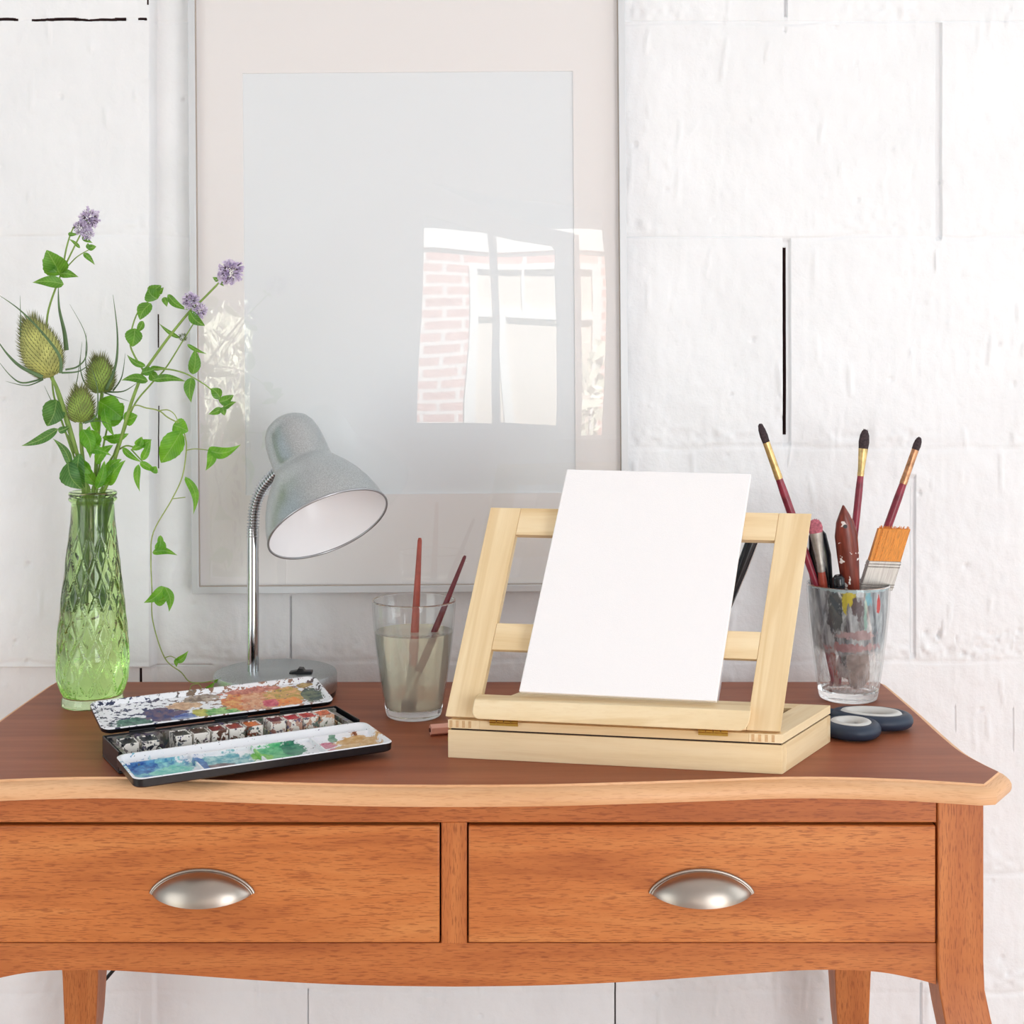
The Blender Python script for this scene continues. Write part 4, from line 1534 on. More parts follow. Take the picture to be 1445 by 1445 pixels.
# --- bindweed vine hanging down to the desk
vine = thing('bindweed_vine', 'thin bindweed vine trailing from the vase down to the desk top', 'vine', vp(140, 690, 0), 0)
sm = MB()
stemtube(sm, [vp(138, 780, .004), vp(141, 705, .004), vp(150, 670, .0), vp(172, 610, -.006), vp(*Z8(215, 1180), -.016), vp(*Z8(330, 1190), -.02), vp(*Z8(430, 1212), -.024), vp(*Z8(500, 1265), -.026), vp(255, 600, -.028), vp(*Z2(900, 60), -.028), vp(*Z2(905, 120), -.028), vp(*Z2(885, 250), -.028), vp(*Z2(835, 360), -.026), vp(*Z2(745, 520), -.022), vp(*Z2(733, 650), -.02), vp(*Z2(738, 800), -.018), vp(*Z2(742, 950), -.01), vp(*Z2(800, 1130), .01), vp(*Z2(880, 1200), .02), vp(*Z2(920, 1245), .025), vp(*Z2(985, 1250), .01), vp(*Z2(1060, 1235), .0)], .0010, .0007)
stemtube(sm, [vp(*Z8(430, 1212), -.024), vp(*Z8(500, 1205), -.026), vp(*Z8(555, 1240), -.028), vp(*Z8(590, 1310), -.03)], .0008, .0006)
stemtube(sm, [vp(*Z2(905, 122), -.028), vp(*Z2(950, 115), -.03), vp(*Z2(1015, 122), -.032)], .0007, .0006)
stemtube(sm, [vp(*Z2(835, 358), -.026), vp(*Z2(900, 350), -.028)], .0006, .0006)
stemtube(sm, [vp(*Z2(800, 1130), .01), vp(*Z2(830, 1122), .005), vp(*Z2(865, 1140), .0)], .0006, .0006)
stemtube(sm, [vp(*Z2(920, 1300), .0), vp(*Z2(930, 1265), .0), vp(*Z2(965, 1258), .0), vp(*Z2(985, 1290), .0)], .0006, .0005)
build('stem', sm, M['stem_thin'], vine, smooth=180)
lf = MB()
leaf(lf, Z2(880, 30), Z2(785, 182), 32, -.034, -.1, .35, 'oval')
leaf(lf, Z2(840, 0), Z2(915, 30), 24, -.026, -.1, .3, 'oval')
leaf(lf, Z2(1010, 120), Z2(1170, 95), 17, -.034, .35, .3, 'lance')
leaf(lf, Z2(1030, 110), Z2(1000, 220), 14, -.034, -.3, .3, 'lance')
leaf(lf, Z2(900, 250), Z2(940, 432), 12, -.03, -.35, .2, 'lance')
leaf(lf, Z2(780, 535), Z2(765, 620), 9, -.024, -.2, .2, 'lance')
leaf(lf, Z2(740, 618), Z2(862, 632), 11, -.026, -.25, .2, 'lance')
leaf(lf, Z2(775, 560), Z2(800, 625), 16, -.024, .1, .2, 'oval')
leaf(lf, Z2(800, 785), Z2(700, 862), 15, -.026, -.2, .2, 'lance')
leaf(lf, Z2(800, 785), Z2(822, 905), 14, -.026, -.3, .2, 'lance')
leaf(lf, Z2(745, 850), Z2(820, 830), 16, -.024, .2, .2, 'oval')
leaf(lf, Z2(855, 1150), Z2(915, 1095), 10, -.0, .2, .2, 'lance')
leaf(lf, Z2(865, 1130), Z2(858, 1175), 7, -.0, .2, .2, 'lance')
leaf(lf, Z2(990, 1300), Z2(1045, 1245), 9, .0, .1, .2, 'lance')
leaf(lf, Z2(1040, 1250), Z2(1075, 1225), 4, .0, .1, .2, 'lance')
build('foliage', lf, M['leaf_bright'], vine, smooth=180)

# ------------------------------------------------------------------ drinking glasses
def tumbler(root, cx, cy, top_r, bot_r, h):
    def ro(t):
        return lerp(bot_r, top_r, 1 - (1 - t) ** 1.5)
    outp = [(0, .0015), (bot_r * .8, .0008), (bot_r - .002, 0), (bot_r - .0003, .0015)] + [(ro(t), h * t) for t in [.03, .08, .15, .25, .35, .45, .55, .65, .75, .85, .93, .985]] + [(top_r - .0003, h - .0004), (top_r - .0010, h), (top_r - .0018, h - .0005)]
    innp = [(ro(t) - .0021, h * t) for t in [.985, .93, .85, .75, .65, .55, .45, .35, .25, .18, .13]] + [(bot_r - .003, .0125), (bot_r * .5, .0108), (0, .0102)]
    m = MB().lathe(outp + innp, (cx, cy, TZ), n=96)
    m.m = [0 if max(m.v[i][2] for i in f) < TZ + .0165 or min(m.v[i][2] for i in f) > TZ + h * .98 else 1 for f in m.f]
    o = build('glass_body', m, [M['glass'], M['thin']], root, smooth=50)
    return ro


WGX, WGY = -.1236, 1.785
wg = thing('water_glass', 'clear glass of cloudy rinse water standing left of the wooden easel', 'glass', (WGX, WGY, TZ))
ro = tumbler(wg, WGX, WGY, .0527, .0345, .146)
wl = .106
ts = [.085, .13, .18, .25, .35, .45, .55, .65, wl / .146]
wprof = [(0, .0106), (.028, .0118)] + [(ro(t) - .0012, .146 * t) for t in ts] + [(ro(wl / .146) - .0030, wl - .0006), (.02, wl - .0009), (0, wl - .0009)]
build('cloudy_water', MB().lathe(wprof, (WGX, WGY, TZ), n=80), M['murky'], wg, smooth=50)

CGX, CGY = .445, 1.876
cg = thing('brush_glass', 'paint-smeared glass tumbler holding the brushes at the right end of the desk', 'glass', (CGX, CGY, TZ))
ro2 = tumbler(cg, CGX, CGY, .0545, .0378, .152)
dm = MB()
nn, hh = 96, 30
vs, gs = [], []
for j in range(hh + 1):
    h = lerp(.016, .1505, j / hh)
    for i in range(nn + 1):
        a = 2 * math.pi * i / nn
        r = ro2(h / .152) - .0026
        vs.append((CGX + r * math.cos(a), CGY + r * math.sin(a), TZ + h))
        gs.append((i / nn, h, 0))
dm.add(vs, [(j * (nn + 1) + i, j * (nn + 1) + i + 1, (j + 1) * (nn + 1) + i + 1, (j + 1) * (nn + 1) + i) for j in range(hh) for i in range(nn)], 0, gs)
build('dried_paint', dm, M['dried'], cg, smooth=180)


# ------------------------------------------------------------------ brushes
def axis_frame(A, B):
    ez = (B - A).normalized()
    ex = ez.cross(Vector((0, 1, 0))).normalized()
    ey = ez.cross(ex).normalized()
    return ex, ey, ez


def ring_tube(m, A, ex, ey, ez, sections, n=16, mat=0):
    """sections: (distance along, half width x, half width y)"""
    vs = []
    for (h, rx, ry) in sections:
        for j in range(n):
            a = 2 * math.pi * j / n
            vs.append(A + ez * h + ex * (math.cos(a) * rx) + ey * (math.sin(a) * ry))
    k = len(sections)
    fs = [tuple(range(n - 1, -1, -1)), tuple((k - 1) * n + j for j in range(n))]
    fs += [(i * n + j, i * n + (j + 1) % n, (i + 1) * n + (j + 1) % n, (i + 1) * n + j) for i in range(k - 1) for j in range(n)]
    gr = [((Vector(v) - A).dot(ex), (Vector(v) - A).dot(ey), (Vector(v) - A).dot(ez)) for v in vs]
    return m.add(vs, fs, 0, gr)


def brush(label, end, tip, r, ferr, hair, tipw, mats, group, flat=.6, name='paint_brush', back=None):
    """end, tip: world points; ferr/hair: lengths at the tip end"""
    A, B = Vector(end), Vector(tip)
    L = (B - A).length
    ex, ey, ez = axis_frame(A, B)
    root = thing(name, label, 'paint brush', A, 0, group)
    h0, h1 = L - hair - ferr, L - hair
    m = ring_tube(MB(), A, ex, ey, ez, [(0, r * .35, r * .35), (.003, r * .55, r * .55), (h0 * .35, r * .8, r * .8), (h0 * .8, r * 1.12, r * 1.12), (h0 * .93, r * 1.1, r * 1.1), (h0, r * .95, r * .95)])
    build('handle', m, mats[0], root, smooth=50)
    m = ring_tube(MB(), A, ex, ey, ez, [(h0 - .001, r * 1.02, r * 1.02), (h0 + ferr * .1, r * 1.06, r * 1.06), (h0 + ferr * .13, r * .98, r * .98), (h0 + ferr * .17, r * 1.06, r * 1.06), (h0 + ferr * .2, r, r), (h0 + ferr * .6, lerp(r, tipw, .5), lerp(r, tipw * flat, .6)), (h1, tipw, tipw * flat)])
    build('ferrule', m, mats[1], root, smooth=35)
    m = ring_tube(MB(), A, ex, ey, ez, [(h1 - .002, tipw * .95, tipw * flat * .95), (h1 + hair * .35, tipw * 1.1, tipw * flat * 1.05), (h1 + hair * .7, tipw * .95, tipw * flat * .85), (h1 + hair * .92, tipw * .6, tipw * flat * .5), (L, tipw * .25, tipw * flat * .2)])
    rs = random.Random(int(L * 1e6))
    for k in range(26):
        a = rs.uniform(0, 6.28)
        rr = rs.uniform(.3, .95)
        p = A + ez * h1 + ex * math.cos(a) * tipw * rr + ey * math.sin(a) * tipw * flat * rr
        q = A + ez * (h1 + hair * rs.uniform(.85, 1.04)) + ex * math.cos(a) * tipw * rr * .75 + ey * math.sin(a) * tipw * flat * rr * .7
        m.tube([p, lerp(p, q, .5) + ex * math.cos(a) * tipw * .1, q], [.0006, .0007, .0002], 5)
    build('bristles', m, mats[2], root, smooth=60)
    return root


BG = 'brushes in the smeared tumbler'
brush('long dark-tipped brush leaning furthest left out of the smeared tumbler', P(1203, 970, 1.872), P(1072, 598, 1.850), .0050, .050, .026, .0048, (M['crimson_lac'], M['gold'], M['dark_hair']), BG)
brush('upright dark-tipped brush with gold ferrule in the middle of the smeared tumbler', P(1184, 968, 1.880), P(1221, 606, 1.905), .0044, .036, .026, .0066, (M['crimson_lac'], M['gold'], M['dark_hair']), BG)
brush('long dark-tipped brush leaning right out of the smeared tumbler behind the amber brush', P(1172, 968, 1.885), P(1298, 617, 1.905), .0050, .048, .018, .0050, (M['crimson_lac'], M['copper'], M['dark_hair']), BG)
brush('short flat brush with pink-stained bristles and pale ferrule beside the easel', P(1181, 966, 1.880), P(1149, 733, 1.845), .0050, .052, .018, .0088, (M['rust_lac'], M['steel'], M['pink_hair']), BG, flat=.36)

# wide amber brush
A, B = P(1196, 958, 1.872), P(1262, 744, 1.868)
ex, ey, ez = axis_frame(A, B)
L = (B - A).length
wbr = thing('paint_brush', 'wide flat brush with amber bristles and metal ferrule in the smeared tumbler', 'paint brush', A, 0, BG)
sl = Vector((0, 0, 0))


def slab(h0, h1, w0, w1, t0, t1, skew=0.0):
    m = MB()
    vs = []
    for (h, w, t, k) in ((h0, w0, t0, -.0055), (h1, w1, t1, -.0055)):
        for (a, b) in ((-1, -1), (1, -1), (1, 1), (-1, 1)):
            vs.append(A + ez * (h + k * a) + ex * (a * w) + ey * (b * t))
    gr = [((Vector(v) - A).dot(ex) * 4, (Vector(v) - A).dot(ey) * 4, (Vector(v) - A).dot(ez) * .25) for v in vs]
    return m.add(vs, [(0, 3, 2, 1), (4, 5, 6, 7)] + [(i, (i + 1) % 4, 4 + (i + 1) % 4, 4 + i) for i in range(4)], 0, gr)


hl, fl = .046, .040
m = ring_tube(MB(), A, ex, ey, ez, [(0, .004, .003), (.01, .006, .004), (L * .35, .009, .005), (L - hl - fl - .015, .008, .005), (L - hl - fl + .002, .018, .0055)])
build('handle', m, M['rust_lac'], wbr, smooth=50)
m = slab(L - hl - fl, L - hl, .0205, .0205, .0062, .0066)
for q in (.12, .2, .80, .9):
    hq = L - hl - fl + fl * q
    mm = slab(hq - .0008, hq + .0008, .0211, .0211, .0072, .0072)
    m.add(mm.v, mm.f, 0, mm.g)
build('ferrule', m, M['steel'], wbr, smooth=0, bevel=.001)
m = slab(L - hl - .001, L - .002, .0195, .0200, .0056, .0040)
rs = random.Random(3)
for k in range(150):
    a, b = rs.uniform(-1, 1), rs.uniform(-1, 1)
    p = A + ez * (L - hl) + ex * a * .0195 + ey * b * .0058
    p -= ez * .0055 * a
    q = A + ez * (L - .0055 * a - rs.uniform(-.002, .003)) + ex * (a * .0203 + rs.uniform(-.0006, .0006)) + ey * b * .0045
    m.tube([p, q], [.0006, .0003], 5)
build('bristles', m, M['amber_hair'], wbr, smooth=40)

# palette knife with wooden handle
A, B = P(1214, 972, 1.868), P(1190, 713, 1.846)
kn = thing('palette_knife', 'palette knife with dark red wooden handle splashed white, blade down in the tumbler', 'palette knife', A)
ex, ey, ez = axis_frame(A, B)
L = (B - A).length
hs_ = .150
m = ring_tube(MB(), A, ex, ey, ez, [(L - hs_, .0085, .005), (L - hs_ + .03, .0105, .007), (L - .105, .0120, .009), (L - .065, .0145, .010), (L - .040, .0150, .010), (L - .022, .0115, .009), (L - .010, .0060, .006), (L, .001, .002)], n=20)
build('handle', m, M['knife_wood'], kn, smooth=60)
m = ring_tube(MB(), A + ez * (L - .024) - ey * .0, ex, ey, ez, [(0, .0022, .0105), (.0045, .0022, .0100)], n=12)
hang = MB().tube([A + ez * (L - .026) + ex * .002 + ey * .0095, A + ez * (L - .026) + ex * .002 - ey * .0095], .0026, 12)
build('hanging_hole', hang, M['black_plastic'], kn, smooth=50)
bl = MB()
pl = [(-.008, L - hs_ + .004), (-.0135, .085), (-.0150, .03), (-.0130, .012), (-.004, .002), (.008, .000), (.014, .010), (.0150, .03), (.0135, .085), (.008, L - hs_ + .004)]
bl.prism([A + ex * x + ez * h + ey * .0006 for x, h in pl], ey * -.0012, grain=(A, ex, ez, ey))
build('blade', bl, M['blade'], kn, smooth=30)

# black flat-handled tool, pink handle, black knob in the same tumbler
A, B = P(1178, 960, 1.882), P(1152, 742, 1.866)
bt = thing('palette_knife', 'flat black-handled tool behind the pink-tipped brush in the tumbler', 'palette knife', A)
ex, ey, ez = axis_frame(A, B)
L = (B - A).length
build('handle', ring_tube(MB(), A, ex, ey, ez, [(L - .135, .006, .003), (L - .09, .0125, .0045), (L - .04, .0150, .0050), (L - .012, .0115, .0045), (L, .003, .002)], n=18), M['ink_black'], bt, smooth=60)
build('blade', MB().tube([A, A + ez * (L - .13)], .0030, 10, flat=(ey, .4)), M['blade'], bt)
A, B = P(1176, 962, 1.874), P(1138, 774, 1.872)
pk = thing('paint_brush', 'thin crimson brush handle at the left rim of the tumbler, half hidden by the easel', 'paint brush', A, 0, BG)
build('handle', MB().tube([A, lerp(A, B, .5), lerp(A, B, .95), B], [.0028, .0040, .0034, .0018], 14), M['crimson_lac'], pk, smooth=60)
A, B = P(1192, 955, 1.866), P(1183, 812, 1.840)
kb = thing('paint_brush', 'short black round brush end just above the rim beside the red-handled knife', 'paint brush', A, 0, BG)
ex, ey, ez = axis_frame(A, B)
L = (B - A).length
build('handle', ring_tube(MB(), A, ex, ey, ez, [(0, .003, .003), (L - .04, .0045, .0045), (L - .02, .0075, .0075), (L - .004, .0078, .0078), (L, .005, .005)]), M['ink_black'], kb, smooth=60)

# brushes in the rinse water
RG = 'brushes in the rinse water'
b1 = brush('upright rust-red brush standing bristles down in the rinse water', P(592.5, 759, 1.792), P(579.5, 1001, 1.778), .0050, .040, .014, .0070, (M['rust_lac'], M['steel'], M['dark_hair']), RG, flat=.5)
b2 = brush('maroon brush leaning on the right rim of the rinse water glass', P(656.5, 784, 1.800), P(569, 1000, 1.772), .0042, .036, .012, .0040, (M['maroon_lac'], M['steel'], M['dark_hair']), RG, flat=.7)

# ------------------------------------------------------------------ watercolour box
u_ = Vector((math.cos(R(29)), math.sin(R(29)), 0))
v_ = Vector((-math.sin(R(29)), math.cos(R(29)), 0))
w_ = Vector((0, 0, 1))
RF = Vector((-.1786, 1.669, TZ))
BW, BD_, BH = .282, .076, .0245
O = RF - u_ * BW                               # front left corner of the tin on the desk
wb = thing('watercolour_box', 'open black watercolour tin with two smeared white palette lids, left front of the desk', 'paint box', RF - u_ * BW * .5 + v_ * BD_ * .5)


def uv(u, v, h):
    return O + u_ * u + v_ * v + w_ * h


def rbox(m, f, u0, u1, v0, v1, h0, h1, mat=0, gr=True):
    """box in a local frame function f(u, v, h), grain = (u, v)"""
    c = [(a, b, d) for d in (h0, h1) for b in (v0, v1) for a in (u0, u1)]
    m.add([f(*x) for x in c], [(0, 2, 3, 1), (4, 5, 7, 6), (0, 1, 5, 4), (2, 6, 7, 3), (0, 4, 6, 2), (1, 3, 7, 5)], mat, [(a, b, d) for a, b, d in c])
    return m


m = MB()
t = .0014
rbox(m, uv, 0, BW, 0, BD_, .0008, .003)
rbox(m, uv, 0, BW, 0, t, .003, BH - .003)
rbox(m, uv, 0, BW, BD_ - t, BD_, .003, BH)
rbox(m, uv, 0, t, t, BD_ - t, .003, BH)
rbox(m, uv, BW - t, BW, t, BD_ - t, .003, BH)
build('tin', m, M['black_enamel'], wb, smooth=0, bevel=.0008)
m = MB()
rbox(m, uv, t, BW - t, t, BD_ - t, .003, .0034)
for (a, b) in ((.006, .010), (BW - .012, BW - .006)):
    rbox(m, uv, a, b, .004, BD_ - .004, .0034, BH - .004)
rbox(m, uv, .004, BW - .004, BD_ - .010, BD_ - .003, .0034, BH - .0015)
build('tin_lining', m, M['tin_in'], wb, smooth=0)
m = MB()
slots = [.010, .0325, .0695, .0905, .1115, .132, .153, .181, .2015, .2215, .2415]
for k in range(12):
    a = .010 + k * .0215
    rbox(m, uv, a, a + .0195, .010, .024, .0034, .0150)
    rbox(m, uv, a + .0196, a + .0212, .008, .060, .0034, .0165)
build('pan_rack', m, M['rack'], wb, smooth=0, bevel=.0007)

cakes = [('black', srgb(20, 24, 32), 'black paint pan at the far left end of the open tin'),
         ('navy', srgb(22, 30, 48), 'blue-black paint pan, second from the left end of the tin'),
         ('sepia', srgb(48, 42, 38), 'blackish sepia paint pan right of the empty left slot'),
         ('umber', srgb(84, 58, 44), 'dark umber paint pan beside the sepia pan'),
         ('oxide', srgb(130, 34, 28), 'dark red oxide paint pan left of the brick red one'),
         ('brick', srgb(170, 60, 44), 'brick red paint pan between the oxide and orange ones'),
         ('sienna', srgb(226, 124, 60), 'orange sienna paint pan just left of the empty middle slot'),
         ('crimson', srgb(110, 20, 40), 'deep crimson paint pan, leftmost of the four raised red pans'),
         ('scarlet', srgb(196, 44, 56), 'scarlet paint pan, second of the four raised red pans'),
         ('coral', srgb(214, 72, 66), 'coral red paint pan, third of the four raised red pans'),
         ('salmon', srgb(230, 124, 86), 'salmon orange paint pan, rightmost of the four raised red pans')]
for (nm, c, lab), a in zip(cakes, slots):
    hi = .003 if a > .17 else (.0012 if a > .06 else 0)
    c0 = uv(a + .0098, .041, .0130)
    pr = thing('paint_pan', lab, 'paint pan', uv(a + .0098, .041, .0150), R(29), 'paint pans in the watercolour tin')
    m = MB()
    w, d, z0, z1 = .0193, .0260, .0150, .0245 + hi
    v0 = .0275
    rbox(m, uv, a, a + w, v0, v0 + d, z0 - .0114, z0 + .001)
    rbox(m, uv, a, a + w, v0, v0 + .0014, z0, z1)
    rbox(m, uv, a, a + w, v0 + d - .0014, v0 + d, z0, z1)
    rbox(m, uv, a, a + .0012, v0, v0 + d, z0, z1)
    rbox(m, uv, a + w - .0012, a + w, v0, v0 + d, z0, z1)
    build('pan', m, M['pan_white'], pr, smooth=0, bevel=.0004)
    m = MB()
    g = 6
    vs, fs = [], []
    rs = random.Random(int(a * 1e5))
    for i in range(g + 1):
        for j in range(g + 1):
            x, y = i / g, j / g
            dip = -.0035 * math.sin(math.pi * x) * math.sin(math.pi * y) + rs.uniform(-.0005, .0005)
            vs.append(uv(a + .0012 + (w - .0024) * x, v0 + .0014 + (d - .0028) * y, z1 - .0012 + dip))
    for i in range(g):
        for j in range(g):
            fs.append((i * (g + 1) + j, (i + 1) * (g + 1) + j, (i + 1) * (g + 1) + j + 1, i * (g + 1) + j + 1))
    m.add(vs, fs)
    build('paint_cake', m, paint_cake(nm + '_paint', c), pr, smooth=180)


# front tray: hinged to the tin's front edge, nearly level; back lid: hinged to the back edge, tipped up
def shallow_lid(f, U, V, depth, wall, ribs, matw, name, wells=None):
    """f(u, v, h): u along, v across, h out of the inside face; rounded corners"""
    rr = .010
    m = MB()
    rim = []
    for (cx, cy, a0) in ((U - rr, rr, -90), (U - rr, V - rr, 0), (rr, V - rr, 90), (rr, rr, 180)):
        for q in range(7):
            a = R(a0 + q * 15)
            rim.append((cx + rr * math.cos(a), cy + rr * math.sin(a)))
    N = len(rim)
    def inset(d):
        return [((x - U / 2) * (1 - 2 * d / U) + U / 2, (y - V / 2) * (1 - 2 * d / V) + V / 2) for x, y in rim]
    lv = [(inset(0.0015), -depth), (inset(0), -depth + .0015), (inset(-.0004), 0.0), (inset(.0008), .0008), (inset(.0026), .0004), (inset(.0055), -depth * .72)]
    vs, gs = [], []
    for ring_, h in lv:
        vs += [f(x, y, h) for x, y in ring_]
        gs += [(x, y, h) for x, y in ring_]
    fs, ms = [], []
    for k in range(len(lv) - 1):
        for i in range(N):
            j = (i + 1) % N
            fs.append((k * N + i, k * N + j, (k + 1) * N + j, (k + 1) * N + i))
            ms.append(1 if k < 2 else 0)
    fs.append(tuple(reversed(range(N))))
    ms.append(1)
    m.add(vs, fs, 0, gs)
    m.m = ms
    # inside floor with dished wells
    gu, gv = 72, 24
    a0, a1, b0, b1 = .0050, U - .0050, .0050, V - .0050
    vs, gs, fs = [], [], []
    for i in range(gu + 1):
        for j in range(gv + 1):
            x, y = lerp(a0, a1, i / gu), lerp(b0, b1, j / gv)
            h = -depth * .72
            if wells:
                for (c0, c1, d0, d1, dp) in wells:
                    tx, ty = (x - c0) / (c1 - c0), (y - d0) / (d1 - d0)
                    if 0 < tx < 1 and 0 < ty < 1:
                        h -= dp * min(1, min(tx, 1 - tx) * 9) * min(1, min(ty, 1 - ty) * 5)
            vs.append(f(x, y, h))
            gs.append((x, y, 0))
    for i in range(gu):
        for j in range(gv):
            fs.append((i * (gv + 1) + j, (i + 1) * (gv + 1) + j, (i + 1) * (gv + 1) + j + 1, i * (gv + 1) + j + 1))
    m.add(vs, fs, 0, gs)
    o = build(name, m, [matw, M['black_enamel']], wb, smooth=40)
    return o


TU, TV = .291, .084
tilt = R(-3.0)


def tray(u, v, h):                       # v = 0 at the front rim, v = TV at the hinge
    vv = TV - v
    return uv(u - .004, -.0015, .0215) - v_ * (vv * math.cos(tilt) + h * math.sin(tilt) * 0) + w_ * (vv * math.sin(tilt) + h)


wells = [(.006 + k * .0698, .006 + (k + 1) * .0698 - .004, .006, .060, .0022) for k in range(4)]
shallow_lid(tray, TU, TV, .0095, 0, 0, M['tray_paint'], 'mixing_tray', wells)
m = MB()
for k in (1, 2, 3):
    a = .004 + k * .0698
    rbox(m, tray, a, a + .0022, .006, .062, -.0095, -.0020)
rbox(m, tray, .005, TU - .005, .062, .0645, -.0085, -.0030)
build('well_divider', m, M['tray_paint'], wb, smooth=0, bevel=.0006)
LU, LV = .280, .071
lt = R(14)


def lid(u, v, h):                        # v = 0 at the hinge
    return uv(u + .0005, BD_ + .0008, BH + .0055) + v_ * (v * math.cos(lt) - h * math.sin(lt)) + w_ * (v * math.sin(lt) + h * math.cos(lt))


lw = [(.016 + k * .050, .016 + k * .050 + .044, .010, .060, .0010) for k in range(5)]
shallow_lid(lid, LU, LV, .0060, 0, 0, M['lid_paint'], 'palette_lid', lw)
for (a, b) in ((.03, .075), (.20, .25)):
    build('hinge', MB().tube([uv(a, -.0005, .0205), uv(b, -.0005, .0205)], .0014, 8), M['black_enamel'], wb)
for (a, b) in ((.03, .06), (.13, .17), (.21, .25)):
    build('hinge', MB().tube([uv(a, BD_ + .0003, BH + .001), uv(b, BD_ + .0003, BH + .001)], .0014, 8), M['black_enamel'], wb)

# ------------------------------------------------------------------ wooden table easel
eFL, eFR = Vector((-.0723, 1.5975, TZ)), Vector((.2924, 1.533, TZ))
e1 = (eFR - eFL)
EW = e1.length
e1n = e1.normalized()
sd = Vector((.0811, .129, 0))
sdn = sd.normalized()
easel = thing('table_easel', 'pale pine box easel with open frame panel tilted back, standing on the desk', 'easel', (eFL + eFR + sd) / 2)
up = Vector((0, 0, 1))
hb_, hl_ = .0314, .0430
wt = .011
m = MB()
k1 = wt / sdn.cross(e1n).length
m.frame_box(eFL, e1, sdn * k1, up * hb_, grain=0)
m.frame_box(eFL + sd - sdn * k1, e1, sdn * k1, up * hb_, grain=0)
m.frame_box(eFL + sdn * k1, e1n * k1, sd - sdn * 2 * k1, up * hb_, grain=1)
m.frame_box(eFR - e1n * k1 + sdn * k1, e1n * k1, sd - sdn * 2 * k1, up * hb_, grain=1)
m.frame_box(eFL + sdn * k1 + e1n * k1 + up * .001, e1 - e1n * 2 * k1, sd - sdn * 2 * k1, up * .004, grain=0)
build('box_body', m, M['pine'], easel, smooth=0, bevel=.0007)
m = MB()
lidz = up * (hb_ + .0019)
lh = up * (hl_ - hb_ - .0019)
rw = .036
m.frame_box(eFL + lidz + e1n * rw, e1 - e1n * 2 * rw, sdn * .026, lh, grain=0)
m.frame_box(eFL + lidz + sd - sdn * .022 + e1n * rw, e1 - e1n * 2 * rw, sdn * .022, lh, grain=0)
m.frame_box(eFL + lidz, e1n * rw, sd, lh, grain=1)
m.frame_box(eFR + lidz - e1n * rw, e1n * rw, sd, lh, grain=1)
lidf = build('lid_frame', m, M['pine'], easel, smooth=0, bevel=.0005)
# finger-joint lines in the lid's front corners
for s0 in (.002, EW - rw + .003):
    m = MB()
    for q in range(4):
        o = eFL + e1n * (s0 + q * .0072) + lidz - sdn * .0002 + lh * .12
        m.frame_box(o, e1n * .0032, sdn * .010, lh * .8 + up * .0, grain=1)
    build('finger_joint', m, M['pine_end'], easel, smooth=0)
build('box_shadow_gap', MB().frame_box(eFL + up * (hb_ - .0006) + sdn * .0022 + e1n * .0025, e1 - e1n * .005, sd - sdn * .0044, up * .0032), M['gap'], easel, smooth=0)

# panel: leans back to the right along the box
pO = eFL + up * (hl_ + .0035) - e1n * .003
pe1 = e1 + e1n * .001
pe2 = Vector((.0500, .0770, .2270))
pn = pe1.cross(pe2).normalized()
if pn.y > 0:
    pn = -pn
pt_ = -pn * .0150


def pp_(s, t, n=0.0):
    return pO + pe1 * s + pe2 * t + pn * n


def pbar(s0, s1, t0, t1, grain):
    return MB().frame_box(pp_(s0, t0), pe1 * (s1 - s0), pe2 * (t1 - t0), pt_, grain=grain)


panel = build('panel_stile', pbar(0, .098, 0, 1, 1), M['pine'], easel, smooth=0, bevel=.0007)
build('panel_stile', pbar(.902, 1, 0, 1, 1), M['pine'], easel, smooth=0, bevel=.0007)
build('panel_rail', pbar(.0985, .9015, .868, 1, 0), M['pine'], easel, smooth=0, bevel=.0007)
build('panel_rail', pbar(.0985, .9015, .315, .440, 0), M['pine'], easel, smooth=0, bevel=.0007)
build('panel_rail', pbar(.0985, .9015, 0, .105, 0), M['pine'], easel, smooth=0, bevel=.0007)
# ledge: bar with rounded lower ends, level top
f_ = Vector((-.17, -.985, 0)).normalized()
s0, s1, t0, t1 = .088, .905, .018, .108
dep = .024
cr = .026
pl = [(s0, t1), (s1, t1), (s1, t0 + .05)]
for q in range(1, 7):
    a = R(q * 15)
    pl.append((s1 - cr + cr * math.cos(a), t0 + .045 - .045 * math.sin(a)))
for q in range(6, -1, -1):
    a = R(q * 15)
    pl.append((s0 + cr - cr * math.cos(a), t0 + .045 - .045 * math.sin(a)))
lz = MB().prism([pp_(s, t, .0003) for s, t in pl], f_ * dep, grain=(pO, e1n, (0, 0, 1), (0, 1, 0)))
build('ledge', lz, M['pine'], easel, smooth=25, bevel=.0012)
# hinges and clasp
for s in (.175, .800):
    m = MB()
    c = eFL + e1n * (EW * s) + up * (hl_ + .0012) + f_ * .0040
    for q in range(4):
        a = c + e1n * (-.016 + q * .0082)
        m.tube([a, a + e1n * .0074], .0019, 10)
    m.frame_box(c - e1n * .016 + f_ * .0004 - up * .0045, e1n * .032, -f_ * .0022, up * .004)
    build('hinge', m, M['brass'], easel, smooth=50)
cl = eFL + sdn * .012 + up * .018
m = MB()
m.lathe([(0, 0), (.0085, 0), (.0085, .0016), (.005, .003), (.0035, .0055), (0, .006)], cl, sdn, up, -e1n, n=20)
m.frame_box(cl - sdn * .004 + up * .004, sdn * .008, up * .016, -e1n * .003)
build('clasp', m, M['brass'], easel, smooth=40)

